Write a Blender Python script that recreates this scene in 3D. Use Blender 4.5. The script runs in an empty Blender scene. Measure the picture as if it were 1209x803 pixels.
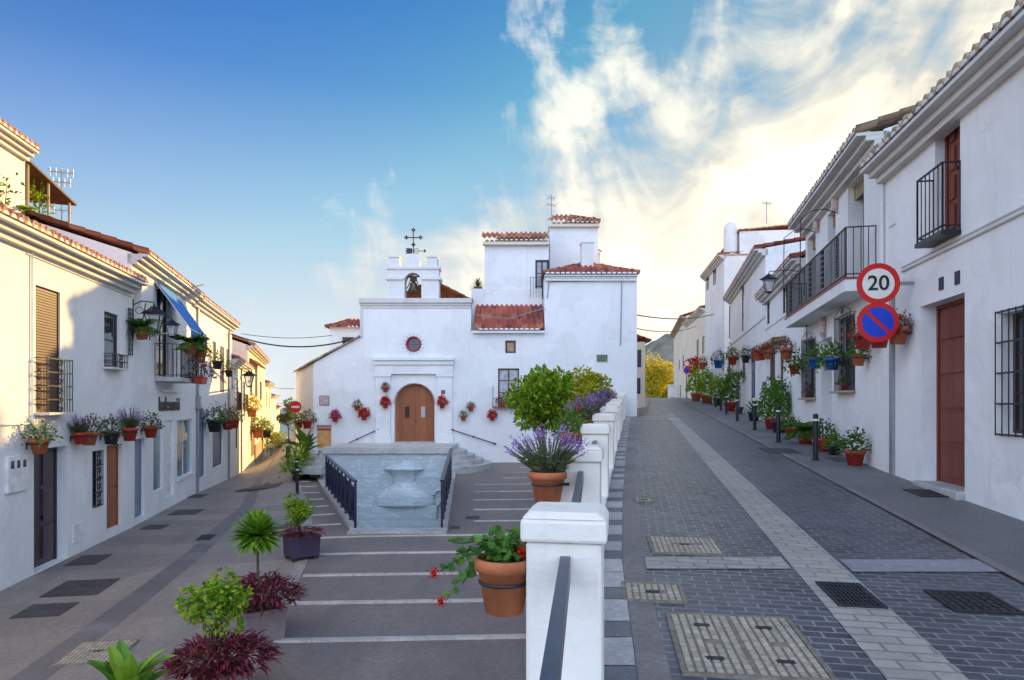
import bpy, bmesh, math, random
import numpy as np
from mathutils import Vector, Matrix

R = math.radians
SC = bpy.context.scene
COL = SC.collection
F, CX, HY = 800.0, 604.5, 478.0          # focal length and horizon of the photograph, in its pixels

# ---------------------------------------------------------------- camera, sky, sun, exposure
cam = bpy.data.cameras.new('camera'); co = bpy.data.objects.new('camera', cam); COL.objects.link(co)
cam.sensor_width = 36; cam.lens = 36 * F / 1209; cam.shift_y = (HY - 401.5) / 1209
cam.clip_start = 0.05; cam.clip_end = 300000
co.location = (0, 0, 0); co.rotation_euler = (R(90), 0, 0)
SC.camera = co
SUN_AZ, SUN_EL = 35.0, 16.5
SUN_DIR = Vector((math.sin(R(SUN_AZ)) * math.cos(R(SUN_EL)), math.cos(R(SUN_AZ)) * math.cos(R(SUN_EL)), math.sin(R(SUN_EL))))
sl = bpy.data.lights.new('sun', 'SUN'); so = bpy.data.objects.new('sun', sl); COL.objects.link(so)
sl.energy = 2.9; sl.angle = R(0.6); sl.color = (1.0, .63, .20)
so.rotation_euler = (-SUN_DIR).to_track_quat('-Z', 'Y').to_euler(); so.location = (20, 20, 40)
SC.view_settings.view_transform = 'Standard'; SC.view_settings.look = 'None'
SC.view_settings.exposure = 1.75; SC.view_settings.gamma = 1.0
SC.cycles.max_bounces = 6; SC.cycles.diffuse_bounces = 4; SC.cycles.glossy_bounces = 3; SC.cycles.transmission_bounces = 3
SC.cycles.use_denoising = True
SC.cycles.sample_clamp_indirect = 8

def mk(nt, typ, ins=None, **kw):
    n = nt.nodes.new(typ)
    for k, v in kw.items(): setattr(n, k, v)
    for k, v in (ins or {}).items():
        if hasattr(v, 'is_output'): nt.links.new(v, n.inputs[k])
        else: n.inputs[k].default_value = v
    return n
def mth(nt, op, a, b=0.0, c=None, clamp=False):
    ins = {0: a, 1: b}
    if c is not None: ins[2] = c
    return mk(nt, 'ShaderNodeMath', ins, operation=op, use_clamp=clamp).outputs[0]
def mixc(nt, f, a, b, bt='MIX'):
    n = nt.nodes.new('ShaderNodeMix'); n.data_type = 'RGBA'; n.blend_type = bt
    for s, v in ((n.inputs[0], f), (n.inputs[6], a), (n.inputs[7], b)):
        if hasattr(v, 'is_output'): nt.links.new(v, s)
        else: s.default_value = v if not isinstance(v, tuple) else (*v, 1)[:4]
    return n.outputs[2]
def ramp(nt, f, stops, interp='LINEAR'):
    n = nt.nodes.new('ShaderNodeValToRGB'); n.color_ramp.interpolation = interp
    e = n.color_ramp.elements
    while len(e) < len(stops): e.new(.5)
    for k, (p, c) in zip(e, stops):
        k.position = p; k.color = (c, c, c, 1) if not isinstance(c, tuple) else (*c, 1)[:4]
    nt.links.new(f, n.inputs[0])
    return n.outputs[0]

W = bpy.data.worlds.new('World'); SC.world = W; W.use_nodes = True
nt = W.node_tree; nt.nodes.clear()
sky = mk(nt, 'ShaderNodeTexSky', sky_type='NISHITA', sun_disc=False, sun_elevation=R(SUN_EL), sun_rotation=R(SUN_AZ), altitude=400, air_density=1.1, dust_density=1.2, ozone_density=3.0)
tc = mk(nt, 'ShaderNodeTexCoord').outputs['Generated']
sep = mk(nt, 'ShaderNodeSeparateXYZ', {0: tc})
X, Y, Z = sep.outputs
zc = mth(nt, 'MAXIMUM', Z, 0.0)
hs = mk(nt, 'ShaderNodeHueSaturation', {'Saturation': 1.35, 'Value': 1.0, 'Color': sky.outputs[0]}).outputs[0]
hs = mixc(nt, 1.0, hs, (2.6, 2.9, 3.4), 'DARKEN')
# wispy clouds at right; unseen clouds behind and far left added as fill light
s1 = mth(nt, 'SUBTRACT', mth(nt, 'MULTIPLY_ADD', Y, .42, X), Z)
s2 = mth(nt, 'MULTIPLY_ADD', Y, -.75, 0.05)  # unseen cloud behind the camera, added to brighten shaded walls
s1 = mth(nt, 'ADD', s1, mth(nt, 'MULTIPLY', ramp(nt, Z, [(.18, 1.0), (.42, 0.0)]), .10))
s3 = mth(nt, 'MULTIPLY_ADD', X, -2.2, -1.6)  # cloud added beyond the left edge of view to light the right-hand walls
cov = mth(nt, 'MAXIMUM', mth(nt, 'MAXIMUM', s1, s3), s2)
rot = mk(nt, 'ShaderNodeMapping', {0: tc, 'Rotation': (0.1, R(-28), R(12)), 'Scale': (5.2, 3.4, 2.5)}).outputs[0]
n1 = mk(nt, 'ShaderNodeTexNoise', {'Vector': rot, 'Scale': 1.25, 'Detail': 10, 'Roughness': .53, 'Distortion': 1.0}).outputs[0]
rot2 = mk(nt, 'ShaderNodeMapping', {0: tc, 'Rotation': (0, 0, 0.2), 'Scale': (4, 4, 9)}).outputs[0]
n2 = mk(nt, 'ShaderNodeTexNoise', {'Vector': rot2, 'Scale': 1.6, 'Detail': 8, 'Roughness': .6, 'Distortion': .5}).outputs[0]
nn = mth(nt, 'MULTIPLY_ADD', n1, .7, mth(nt, 'MULTIPLY', n2, .3))
cl = mth(nt, 'MULTIPLY_ADD', mth(nt, 'SUBTRACT', nn, .5), 2.1, cov)
cm = ramp(nt, cl, [(-.06, 0.0), (.06, .16), (.22, .66), (.40, 1.0)])
# cloud brightness: glow round the hidden sun, unseen fill clouds brighter still
sd = Vector((.33, .92, .345)).normalized()
dt = mk(nt, 'ShaderNodeVectorMath', {0: tc, 1: sd}, operation='DOT_PRODUCT').outputs['Value']
gl = ramp(nt, dt, [(.74, 0.0), (.90, .45), (.975, .95), (1.0, 1.0)])
shade = ramp(nt, nn, [(.43, 0.0), (.58, 1.0)])
ccol = mixc(nt, shade, (1.85, 1.88, 1.92), (2.75, 2.72, 2.6))
warm = mixc(nt, shade, (2.5, 2.35, 2.0), (3.9, 3.65, 3.0))
ccol = mixc(nt, gl, ccol, warm)
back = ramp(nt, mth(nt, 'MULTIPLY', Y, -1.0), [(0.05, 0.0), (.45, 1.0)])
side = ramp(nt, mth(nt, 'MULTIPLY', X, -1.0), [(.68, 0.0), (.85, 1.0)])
ccol = mixc(nt, side, ccol, (4.0, 5.0, 6.9))  # out-of-view left cloud, brightened as added bluish fill
ccol = mixc(nt, back, ccol, (4.7, 5.8, 7.9))  # unseen rear cloud, brightened as added fill for the shade
hz = ramp(nt, zc, [(0.0, .95), (.12, .70), (.26, .36), (.42, .10), (.60, 0.0)])
base = mixc(nt, hz, mixc(nt, 1.0, hs, (.19, .47, .64), 'MULTIPLY'), (2.75, 2.85, 2.85))
deep = ramp(nt, zc, [(.28, 1.0), (.62, .72)])
base = mixc(nt, 1.0, base, deep, 'MULTIPLY')
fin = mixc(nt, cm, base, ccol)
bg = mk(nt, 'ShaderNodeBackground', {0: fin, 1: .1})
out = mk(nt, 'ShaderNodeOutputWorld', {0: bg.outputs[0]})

# ---------------------------------------------------------------- materials
def newmat(name):
    m = bpy.data.materials.new(name); m.use_nodes = True
    t = m.node_tree; b = t.nodes['Principled BSDF']
    return m, t, b
def setc(t, b, sock, v):
    if hasattr(v, 'is_output'): t.links.new(v, b.inputs[sock])
    else: b.inputs[sock].default_value = (*v, 1)[:4] if isinstance(v, tuple) else v
def oc(t): return mk(t, 'ShaderNodeTexCoord').outputs['Object']
def noise(t, v, s, d=4, r=.55, dist=0): return mk(t, 'ShaderNodeTexNoise', {'Vector': v, 'Scale': s, 'Detail': d, 'Roughness': r, 'Distortion': dist}).outputs[0]
def bump(t, b, h, strength=.3, dist=.01, prev=None):
    ins = {'Height': h, 'Strength': strength, 'Distance': dist}
    if prev: ins['Normal'] = prev
    n = mk(t, 'ShaderNodeBump', ins).outputs[0]
    t.links.new(n, b.inputs['Normal']); return n
def sc(c, k): return tuple(min(1, x * k) for x in c)
def plain(name, c, rough=.6, metal=0.0, var=.18, s=5, bm=.0, bs=40, spec=.5):
    m, t, b = newmat(name); v = oc(t)
    f = noise(t, v, s, 6, .6)
    setc(t, b, 'Base Color', mixc(t, ramp(t, f, [(.3, 0.0), (.7, 1.0)]), sc(c, 1 - var), sc(c, 1 + var)))
    setc(t, b, 'Roughness', rough); setc(t, b, 'Metallic', metal); b.inputs['Specular IOR Level'].default_value = spec
    if bm: bump(t, b, noise(t, v, bs, 5, .6), bm, .01)
    return m
def wash(name, c, dirt=(.55, .52, .47), k=.35, crack=.4):
    m, t, b = newmat(name); v = oc(t)
    big = noise(t, v, .55, 7, .6, .4)
    streak = noise(t, mk(t, 'ShaderNodeMapping', {0: v, 'Scale': (5, 5, .35)}).outputs[0], 1.2, 6, .6)
    patch = noise(t, v, 3.2, 8, .68, .6)
    col = mixc(t, ramp(t, big, [(.35, 0.0), (.68, 1.0)]), c, sc(c, .93))
    col = mixc(t, mth(t, 'MULTIPLY', ramp(t, streak, [(.55, 0.0), (.8, 1.0)]), k), col, dirt)
    col = mixc(t, mth(t, 'MULTIPLY', ramp(t, patch, [(.66, 0.0), (.74, 1.0)]), k * .9), col, sc(dirt, .95))
    coat = mk(t, 'ShaderNodeTexVoronoi', {'Vector': mk(t, 'ShaderNodeVectorMath', {0: v, 1: mk(t, 'ShaderNodeTexNoise', {'Vector': v, 'Scale': 2.2, 'Detail': 5}).outputs['Color']}, operation='ADD').outputs[0], 'Scale': .7}).outputs['Color']
    col = mixc(t, mth(t, 'MULTIPLY', mk(t, 'ShaderNodeSeparateColor', {0: coat}).outputs[0], .6), col, sc(c, .80))
    vd = mk(t, 'ShaderNodeVectorMath', {0: v, 1: mk(t, 'ShaderNodeTexNoise', {'Vector': v, 'Scale': 3.0, 'Detail': 6}).outputs['Color']}, operation='ADD').outputs[0]
    cr = mk(t, 'ShaderNodeTexVoronoi', {'Vector': vd, 'Scale': .55}, feature='DISTANCE_TO_EDGE').outputs[0]
    crk = mth(t, 'MULTIPLY', ramp(t, cr, [(.0, 1.0), (.008, 0.0)]), ramp(t, big, [(.5, 0.0), (.62, crack)]))
    col = mixc(t, crk, col, sc(dirt, .6))
    setc(t, b, 'Base Color', col); setc(t, b, 'Roughness', .85); b.inputs['Specular IOR Level'].default_value = .25
    n = bump(t, b, noise(t, v, 1.3, 4, .55), .6, .10)
    n = bump(t, b, noise(t, v, 9, 7, .7), .4, .025, n)
    return m
def tiles(name, c1=(.42, .15, .08), c2=(.20, .075, .05), c3=(.50, .30, .18)):
    m, t, b = newmat(name); v = oc(t)
    s = mk(t, 'ShaderNodeSeparateXYZ', {0: v})
    i = mth(t, 'FLOOR', mth(t, 'DIVIDE', s.outputs[0], .24)); j = mth(t, 'FLOOR', mth(t, 'DIVIDE', mth(t, 'ADD', s.outputs[1], .4), .38))
    wn = mk(t, 'ShaderNodeTexWhiteNoise', {0: mk(t, 'ShaderNodeCombineXYZ', {0: i, 1: j}).outputs[0]}, noise_dimensions='2D').outputs[0]
    col = ramp(t, wn, [(0.0, c2), (.45, c1), (.8, sc(c1, 1.15)), (1.0, c3)])
    lich = ramp(t, noise(t, v, 7, 8, .7), [(.55, 0.0), (.72, 1.0)])
    col = mixc(t, mth(t, 'MULTIPLY', lich, .55), col, (.24, .21, .17))
    setc(t, b, 'Base Color', col); setc(t, b, 'Roughness', .85)
    bump(t, b, noise(t, v, 35, 5, .6), .4, .008)
    return m
def wood(name, c, pl=.13, rough=.55):
    m, t, b = newmat(name); v = oc(t)
    s = mk(t, 'ShaderNodeSeparateXYZ', {0: v})
    x = mth(t, 'ADD', s.outputs[0], s.outputs[1])
    wn = mk(t, 'ShaderNodeTexWhiteNoise', {1: mth(t, 'FLOOR', mth(t, 'DIVIDE', x, pl))}, noise_dimensions='1D').outputs[0]
    g = noise(t, mk(t, 'ShaderNodeMapping', {0: v, 'Scale': (30, 30, 1.6)}).outputs[0], 1.0, 6, .6, .6)
    col = mixc(t, wn, sc(c, .75), sc(c, 1.2))
    col = mixc(t, mth(t, 'MULTIPLY', ramp(t, g, [(.4, 0.0), (.7, 1.0)]), .6), col, sc(c, .42))
    setc(t, b, 'Base Color', col); setc(t, b, 'Roughness', rough)
    bump(t, b, g, .3, .004)
    return m
def leaf(name, *cs, tr=.3, rough=.45, sp=.35):
    m, t, b = newmat(name)
    rnd = mk(t, 'ShaderNodeNewGeometry').outputs['Random Per Island']
    n = len(cs)
    col = ramp(t, rnd, [(i / max(1, n - 1), c) for i, c in enumerate(cs)])
    setc(t, b, 'Base Color', col); setc(t, b, 'Roughness', rough); b.inputs['Specular IOR Level'].default_value = sp
    if tr:
        tl = mk(t, 'ShaderNodeBsdfTranslucent', {0: mixc(t, .35, col, (.35, .5, .05), 'MIX') if cs[0][1] > cs[0][0] else col})
        mx = mk(t, 'ShaderNodeMixShader', {0: tr, 1: b.outputs[0], 2: tl.outputs[0]})
        t.links.new(mx.outputs[0], t.nodes['Material Output'].inputs[0])
    return m
def pavers(name, c1, c2, mort, w=.22, h=.11, ms=.012, rough=.55, dirt=.5):
    m, t, b = newmat(name); v = oc(t)
    wob = mk(t, 'ShaderNodeVectorMath', {0: v, 1: mk(t, 'ShaderNodeVectorMath', {0: mk(t, 'ShaderNodeTexNoise', {'Vector': v, 'Scale': 3.0}).outputs['Color'], 'Scale': .02}, operation='SCALE').outputs[0]}, operation='ADD').outputs[0]
    br = mk(t, 'ShaderNodeTexBrick', {'Vector': wob, 'Color1': (*c1, 1), 'Color2': (*c2, 1), 'Mortar': (*mort, 1), 'Scale': 1.0, 'Mortar Size': ms, 'Mortar Smooth': .35, 'Bias': -.1, 'Brick Width': w, 'Row Height': h})
    d = noise(t, v, 1.1, 8, .68, .5)
    d2 = noise(t, v, 9, 6, .7)
    lightspot = ramp(t, noise(t, v, 5.5, 7, .75), [(.62, 0.0), (.78, 1.0)])
    col = mixc(t, mth(t, 'MULTIPLY', ramp(t, d, [(.35, 0.0), (.7, 1.0)]), dirt), br.outputs[0], sc(c1, .55))
    col = mixc(t, mth(t, 'MULTIPLY', ramp(t, d2, [(.5, 0.0), (.75, 1.0)]), .35), col, sc(mort, .8))
    pat = ramp(t, noise(t, v, .45, 5, .6, .8), [(.4, 0.0), (.62, 1.0)])
    col = mixc(t, mth(t, 'MULTIPLY', pat, .35), col, sc(c2, 1.5))
    col = mixc(t, mth(t, 'MULTIPLY', lightspot, .5), col, sc(mort, 1.35))
    setc(t, b, 'Base Color', col)
    t.links.new(ramp(t, d2, [(.3, rough - .12), (.75, rough + .2)]), b.inputs['Roughness'])
    n = bump(t, b, br.outputs['Fac'], -.5, .012)
    bump(t, b, noise(t, v, 40, 6, .7), .35, .006, n)
    return m
def concrete(name, c, band=None, rough=.6, joint=1.25):
    m, t, b = newmat(name); v = oc(t)
    s = mk(t, 'ShaderNodeSeparateXYZ', {0: v})
    yy = mth(t, 'MULTIPLY_ADD', noise(t, v, 2.2, 4), .10, s.outputs[1])
    d = noise(t, v, .7, 9, .7, .6)
    d2 = noise(t, v, 18, 7, .75)
    col = mixc(t, ramp(t, d, [(.36, 0.0), (.64, 1.0)]), sc(c, .62), sc(c, 1.28))
    if band:
        j = mth(t, 'FLOOR', mth(t, 'DIVIDE', yy, band))
        wn = mk(t, 'ShaderNodeTexWhiteNoise', {1: j}, noise_dimensions='1D').outputs[0]
        col = mixc(t, ramp(t, wn, [(0.0, 0.0), (1.0, .75)]), col, mixc(t, .5, sc(c, .45), (.06, .055, .08)))
        col = mixc(t, mth(t, 'MULTIPLY', ramp(t, mth(t, 'PINGPONG', yy, band / 2), [(0.0, 1.0), (.012, 0.0)]), .5), col, sc(c, .4))
    col = mixc(t, mth(t, 'MULTIPLY', ramp(t, d2, [(.45, 0.0), (.75, 1.0)]), .4), col, sc(c, 1.5))
    spots = ramp(t, noise(t, v, 4, 8, .75), [(.58, 0.0), (.70, 1.0)])
    col = mixc(t, mth(t, 'MULTIPLY', spots, .55), col, sc(c, .42))
    mot = ramp(t, noise(t, v, 11, 8, .8, .3), [(.40, 0.0), (.62, 1.0)])
    col = mixc(t, mth(t, 'MULTIPLY', mot, .5), col, mixc(t, .5, sc(c, .45), (.10, .065, .04)))
    mot2 = ramp(t, noise(t, v, 26, 6, .8), [(.52, 0.0), (.66, 1.0)])
    col = mixc(t, mth(t, 'MULTIPLY', mot2, .45), col, sc(c, 1.9))
    grit = ramp(t, noise(t, v, 110, 3, .8), [(.42, 0.0), (.62, 1.0)])
    col = mixc(t, mth(t, 'MULTIPLY', grit, .38), col, sc(c, 1.7))
    trail = ramp(t, noise(t, mk(t, 'ShaderNodeMapping', {0: v, 'Scale': (1.6, .22, 1)}).outputs[0], 1.4, 8, .7, .5), [(.52, 0.0), (.66, 1.0)])
    col = mixc(t, mth(t, 'MULTIPLY', trail, .35), col, sc(c, .55))
    setc(t, b, 'Base Color', col)
    t.links.new(ramp(t, d, [(.3, rough - .12), (.7, rough + .18)]), b.inputs['Roughness'])
    bump(t, b, noise(t, v, 55, 6, .75), .4, .006)
    return m

WHITE = wash('whitewash', (.83, .83, .82), k=.45)
WHITE2 = wash('old_whitewash', (.78, .775, .76), k=.45)
CREAM = wash('cream_wash', (.78, .71, .58), k=.3)
POSTW = wash('thick_white_paint', (.86, .80, .71), (.44, .38, .31), k=.8, crack=.05)
TRIM = wash('grey_white_trim', (.66, .645, .61), (.42, .38, .33), k=.5)
TILE = tiles('clay_tiles'); TILER = tiles('red_clay_tiles', (.33, .075, .045), (.15, .038, .03), (.42, .17, .10))
TILEG = tiles('weathered_tiles', (.33, .24, .16), (.17, .11, .08), (.45, .36, .26))
WOODC = wood('church_door_wood', (.34, .105, .035), .21); WOODB = wood('brown_door_wood', (.24, .085, .035)); WOODR = wood('red_brown_door', (.18, .038, .020), .25)
WOODD = wood('dark_wood', (.06, .03, .025)); WOODL = wood('pale_timber', (.42, .32, .2))
MAROON = plain('maroon_frame', (.12, .018, .02), .45)
BLIND = plain('brown_blind', (.075, .038, .03), .5)
IRON = plain('black_iron', (.018, .018, .022), .42, .3, bm=.15); BLUEIRON = plain('dark_blue_iron', (.02, .022, .055), .38, .3, bm=.1)
STEEL = plain('painted_steel_rail', (.075, .085, .12), .38, .5, bm=.08)
GLASS = plain('dark_window_glass', (.03, .035, .045), .06, var=.4, s=1.5, spec=.8)
GLASSL = plain('curtained_glass', (.36, .38, .40), .12, var=.35, s=3)
GLASST = plain('teal_shop_glass', (.10, .22, .24), .06, var=.5, s=1.2, spec=.8)
TERRA = plain('terracotta', (.42, .125, .045), .75, var=.25, s=7, bm=.25); TERRAR = plain('red_plastic_pot', (.42, .035, .02), .5, var=.15)
BLUEPOT = plain('blue_glazed_pot', (.015, .10, .45), .25); DARKPOT = plain('dark_pot', (.03, .03, .035), .5); PURPOT = plain('plum_planter', (.045, .03, .065), .55, bm=.2)
PINKPOT = plain('pale_stone_planter', (.24, .19, .19), .8, bm=.3)
SOIL = plain('soil', (.03, .02, .014), .95, bm=.6)
MARBLE = None
STONE = plain('pale_stone', (.42, .41, .40), .7, var=.2, s=3, bm=.25)
STONEC = plain('rubble_stone', (.38, .29, .19), .9, var=.4, s=6, bm=.6, bs=8)
CAST = plain('cast_iron', (.22, .185, .14), .65, .1, var=.35, s=12, bm=.5, bs=90)
CASTD = plain('dark_cast_iron', (.028, .026, .032), .5, .4, var=.35, s=12, bm=.5, bs=90)
GREYM = plain('grey_metal', (.28, .29, .31), .45, .4); WHITEM = plain('white_metal', (.75, .75, .74), .4)
RED = plain('sign_red', (.62, .012, .012), .4, var=.06); BLUE = plain('sign_blue', (.01, .055, .55), .4, var=.06); SWHITE = plain('sign_white', (.80, .76, .68), .4, var=.05); SBLACK = plain('sign_black', (.01, .01, .016), .45)
AWN = plain('blue_awning_cloth', (.015, .17, .52), .8, bm=.1)
ORANGE = plain('orange_board', (.60, .30, .10), .5, var=.3, s=2.5); DKRED = plain('dark_red_band', (.3, .03, .03), .5)
G_DARK = leaf('deep_green_leaves', (.012, .045, .008), (.03, .095, .012), (.07, .16, .02))
G_MID = leaf('fresh_green_leaves', (.025, .09, .012), (.06, .17, .02), (.13, .26, .03))
G_CIT = leaf('citrus_leaves', (.04, .13, .01), (.13, .29, .015), (.28, .42, .02), (.46, .50, .03), tr=.42)
G_YEL = leaf('yellowing_leaves', (.16, .22, .01), (.42, .40, .02), (.62, .52, .03))
G_LIM = leaf('lime_succulent', (.05, .15, .012), (.12, .28, .02), (.26, .40, .03), tr=.15)
G_GREY = leaf('grey_green_leaves', (.06, .085, .045), (.11, .13, .06), (.16, .17, .07))
P_PUR = leaf('purple_leaves', (.05, .005, .012), (.15, .012, .03), (.32, .035, .075), (.10, .05, .025), (.06, .006, .015), (.20, .018, .045), tr=.25)
F_LAV = leaf('lavender_flowers', (.22, .11, .36), (.36, .20, .48), (.50, .34, .60), rough=.8, sp=.1)
F_RED = leaf('red_flowers', (.45, .008, .008), (.65, .02, .012), (.55, .04, .03), rough=.8, sp=.1)
F_PINK = leaf('magenta_flowers', (.40, .01, .10), (.55, .03, .22), rough=.8, sp=.1)
F_YEL = leaf('yellow_flowers', (.70, .42, .02), (.75, .30, .02), (.80, .55, .08), rough=.8, sp=.1)
F_PAL = leaf('pale_flowers', (.75, .62, .40), (.8, .70, .6), (.75, .35, .12), rough=.8, sp=.1)
F_DRY = leaf('withered_leaves', (.10, .03, .015), (.22, .06, .025), (.34, .12, .04))
BARK = plain('bark', (.10, .07, .05), .9, bm=.6, s=12)

# ---------------------------------------------------------------- mesh helpers
def perp(d):
    d = d.normalized(); a = Vector((0, 0, 1)) if abs(d.z) < .9 else Vector((1, 0, 0))
    u = d.cross(a).normalized(); return u, d.cross(u).normalized()
class MB:
    def __init__(s): s.v = []; s.f = []; s.m = []; s.cur = 0
    def add(s, vs, fs):
        n = len(s.v); s.v.extend([tuple(p) for p in vs]); s.f.extend([tuple(i + n for i in q) for q in fs]); s.m.extend([s.cur] * len(fs)); return s
    def quad(s, a, b, c, d): return s.add([a, b, c, d], [(0, 1, 2, 3)])
    def hexa(s, p): return s.add(p, [(0, 3, 2, 1), (4, 5, 6, 7), (0, 1, 5, 4), (1, 2, 6, 5), (2, 3, 7, 6), (3, 0, 4, 7)])
    def box(s, x0, x1, y0, y1, z0, z1):
        return s.hexa([(x0, y0, z0), (x1, y0, z0), (x1, y1, z0), (x0, y1, z0), (x0, y0, z1), (x1, y0, z1), (x1, y1, z1), (x0, y1, z1)])
    def tube(s, pts, r, n=6, r2=None):
        pts = [Vector(p) for p in pts]; k = len(pts); vs = []
        for i, p in enumerate(pts):
            d = (pts[min(i + 1, k - 1)] - pts[max(i - 1, 0)])
            if d.length < 1e-9: d = Vector((0, 0, 1))
            u, w = perp(d); rr = r if r2 is None else r + (r2 - r) * i / max(1, k - 1)
            for j in range(n):
                a = 2 * math.pi * j / n; vs.append(p + u * (math.cos(a) * rr) + w * (math.sin(a) * rr))
        fs = [(i * n + j, i * n + (j + 1) % n, (i + 1) * n + (j + 1) % n, (i + 1) * n + j) for i in range(k - 1) for j in range(n)]
        fs += [tuple(range(n))[::-1], tuple(range((k - 1) * n, k * n))]
        return s.add(vs, fs)
    def bar(s, a, b, w, h):                        # flat bar between two points, w sideways, h upwards
        a, b = Vector(a), Vector(b); d = (b - a).normalized()
        u = d.cross(Vector((0, 0, 1)))
        u = Vector((1, 0, 0)) if u.length < 1e-3 else u.normalized()
        t = u.cross(d).normalized(); p = []
        for q in (a, b): p.append([q - u * w / 2 - t * h / 2, q + u * w / 2 - t * h / 2, q + u * w / 2 + t * h / 2, q - u * w / 2 + t * h / 2])
        return s.hexa(p[0] + p[1])
    def lathe(s, prof, n=16, c=(0, 0, 0), ax='z'):
        vs = []
        for r, z in prof:
            for j in range(n):
                a = 2 * math.pi * j / n; x, y = r * math.cos(a), r * math.sin(a)
                q = (x, y, z) if ax == 'z' else (x, z, y)
                vs.append((c[0] + q[0], c[1] + q[1], c[2] + q[2]))
        k = len(prof)
        fs = [(i * n + j, i * n + (j + 1) % n, (i + 1) * n + (j + 1) % n, (i + 1) * n + j) for i in range(k - 1) for j in range(n)]
        if prof[0] != prof[-1]: fs += [tuple(range(n))[::-1], tuple(range((k - 1) * n, k * n))]
        return s.add(vs, fs)
    def prism(s, poly, y0, y1):                    # polygon in x,z pushed along y
        n = len(poly); vs = [(x, y0, z) for x, z in poly] + [(x, y1, z) for x, z in poly]
        return s.add(vs, [tuple(range(n)), tuple(range(n, 2 * n))[::-1]] + [(i, i + n, (i + 1) % n + n, (i + 1) % n) for i in range(n)])
    def ball(s, c, r, n=10):
        k = max(4, n // 2)
        return s.lathe([(r * math.sin(math.pi * i / k) + 1e-4, -r * math.cos(math.pi * i / k)) for i in range(k + 1)], n, c)
    def leaves(s, C, D, l, w, fold=.15, seed=0, curl=0.0):   # one folded leaf per row of C, pointing along D
        rg = np.random.default_rng(seed); C = np.asarray(C, float); D = np.asarray(D, float); n = len(C)
        if n == 0: return s
        D = D / (np.linalg.norm(D, axis=1, keepdims=True) + 1e-9)
        A = rg.normal(size=(n, 3)); S = np.cross(D, A); S /= (np.linalg.norm(S, axis=1, keepdims=True) + 1e-9); N = np.cross(S, D)
        l = np.broadcast_to(np.asarray(l, float), (n,)) * rg.uniform(.7, 1.25, n); w = np.broadcast_to(np.asarray(w, float), (n,)) * rg.uniform(.75, 1.2, n)
        l = l[:, None]; w = w[:, None]
        tip = C + D * l - np.array([0, 0, 1.0]) * (curl * l)
        mid = C + D * l * .45
        V = np.stack([C, mid + S * w * .5 + N * w * fold, tip, mid - S * w * .5 + N * w * fold], 1).reshape(-1, 3)
        b = len(s.v); s.v.extend(map(tuple, V.tolist()))
        for i in range(n):
            q = b + 4 * i; s.f.append((q, q + 1, q + 2)); s.f.append((q, q + 2, q + 3))
        s.m.extend([s.cur] * (2 * n)); return s
    def rleaf(s, c, nrm, r, n=9, wav=.12, rnd=None):          # round leaf
        nrm = Vector(nrm).normalized(); u, w = perp(nrm); rnd = rnd or random
        vs = [Vector(c) - nrm * r * .25]
        for j in range(n):
            a = 2 * math.pi * j / n; rr = r * (1 + wav * math.sin(5 * a + 1) + rnd.uniform(-.08, .08)) * (.55 if j == 0 else 1)
            vs.append(Vector(c) + u * (math.cos(a) * rr) + w * (math.sin(a) * rr) + nrm * rnd.uniform(-.1, .12) * r)
        return s.add(vs, [(0, 1 + j, 1 + (j + 1) % n) for j in range(n)])
def build(name, mb, mat, parent=None, loc=None, rotz=0, smooth=False, bevel=0, zoff=0, recalc=True):
    me = bpy.data.meshes.new(name)
    vs = mb.v if not zoff else [(x, y, z + zoff) for x, y, z in mb.v]
    me.from_pydata(vs, [], mb.f)
    mats = mat if isinstance(mat, (list, tuple)) else [mat]
    for m in mats: me.materials.append(m)
    if len(mats) > 1: me.polygons.foreach_set('material_index', mb.m)
    if recalc:
        bm = bmesh.new(); bm.from_mesh(me); bmesh.ops.recalc_face_normals(bm, faces=bm.faces); bm.to_mesh(me); bm.free()
    if smooth: me.polygons.foreach_set('use_smooth', [True] * len(me.polygons))
    me.update()
    o = bpy.data.objects.new(name, me); COL.objects.link(o)
    if parent: o.parent = parent
    if loc is not None: o.location = loc
    o.rotation_euler.z = rotz
    if bevel:
        b = o.modifiers.new('bevel', 'BEVEL'); b.width = bevel; b.segments = 2; b.limit_method = 'ANGLE'; b.angle_limit = R(40)
    return o
def tag(o, label, cat, group=None):
    o['label'] = label; o['category'] = cat
    if group: o['group'] = group
    return o
def thing(name, label, cat, loc=(0, 0, 0), rotz=0, group=None):
    o = bpy.data.objects.new(name, None); COL.objects.link(o); o.location = loc; o.rotation_euler.z = rotz; o.empty_display_size = .2
    return tag(o, label, cat, group)
def struct(name, mb, mat, kind='structure', **k):
    o = build(name, mb, mat, **k); o['kind'] = kind; return o
def copy_thing(o, label, loc, rotz=None, scale=None):
    c = o.copy(); COL.objects.link(c); c.location = loc; c['label'] = label
    if rotz is not None: c.rotation_euler.z = rotz
    if scale: c.scale = (scale,) * 3
    for ch in o.children:
        k = ch.copy(); COL.objects.link(k); k.parent = c
        for g in ch.children:
            q = g.copy(); COL.objects.link(q); q.parent = k
    return c

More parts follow.
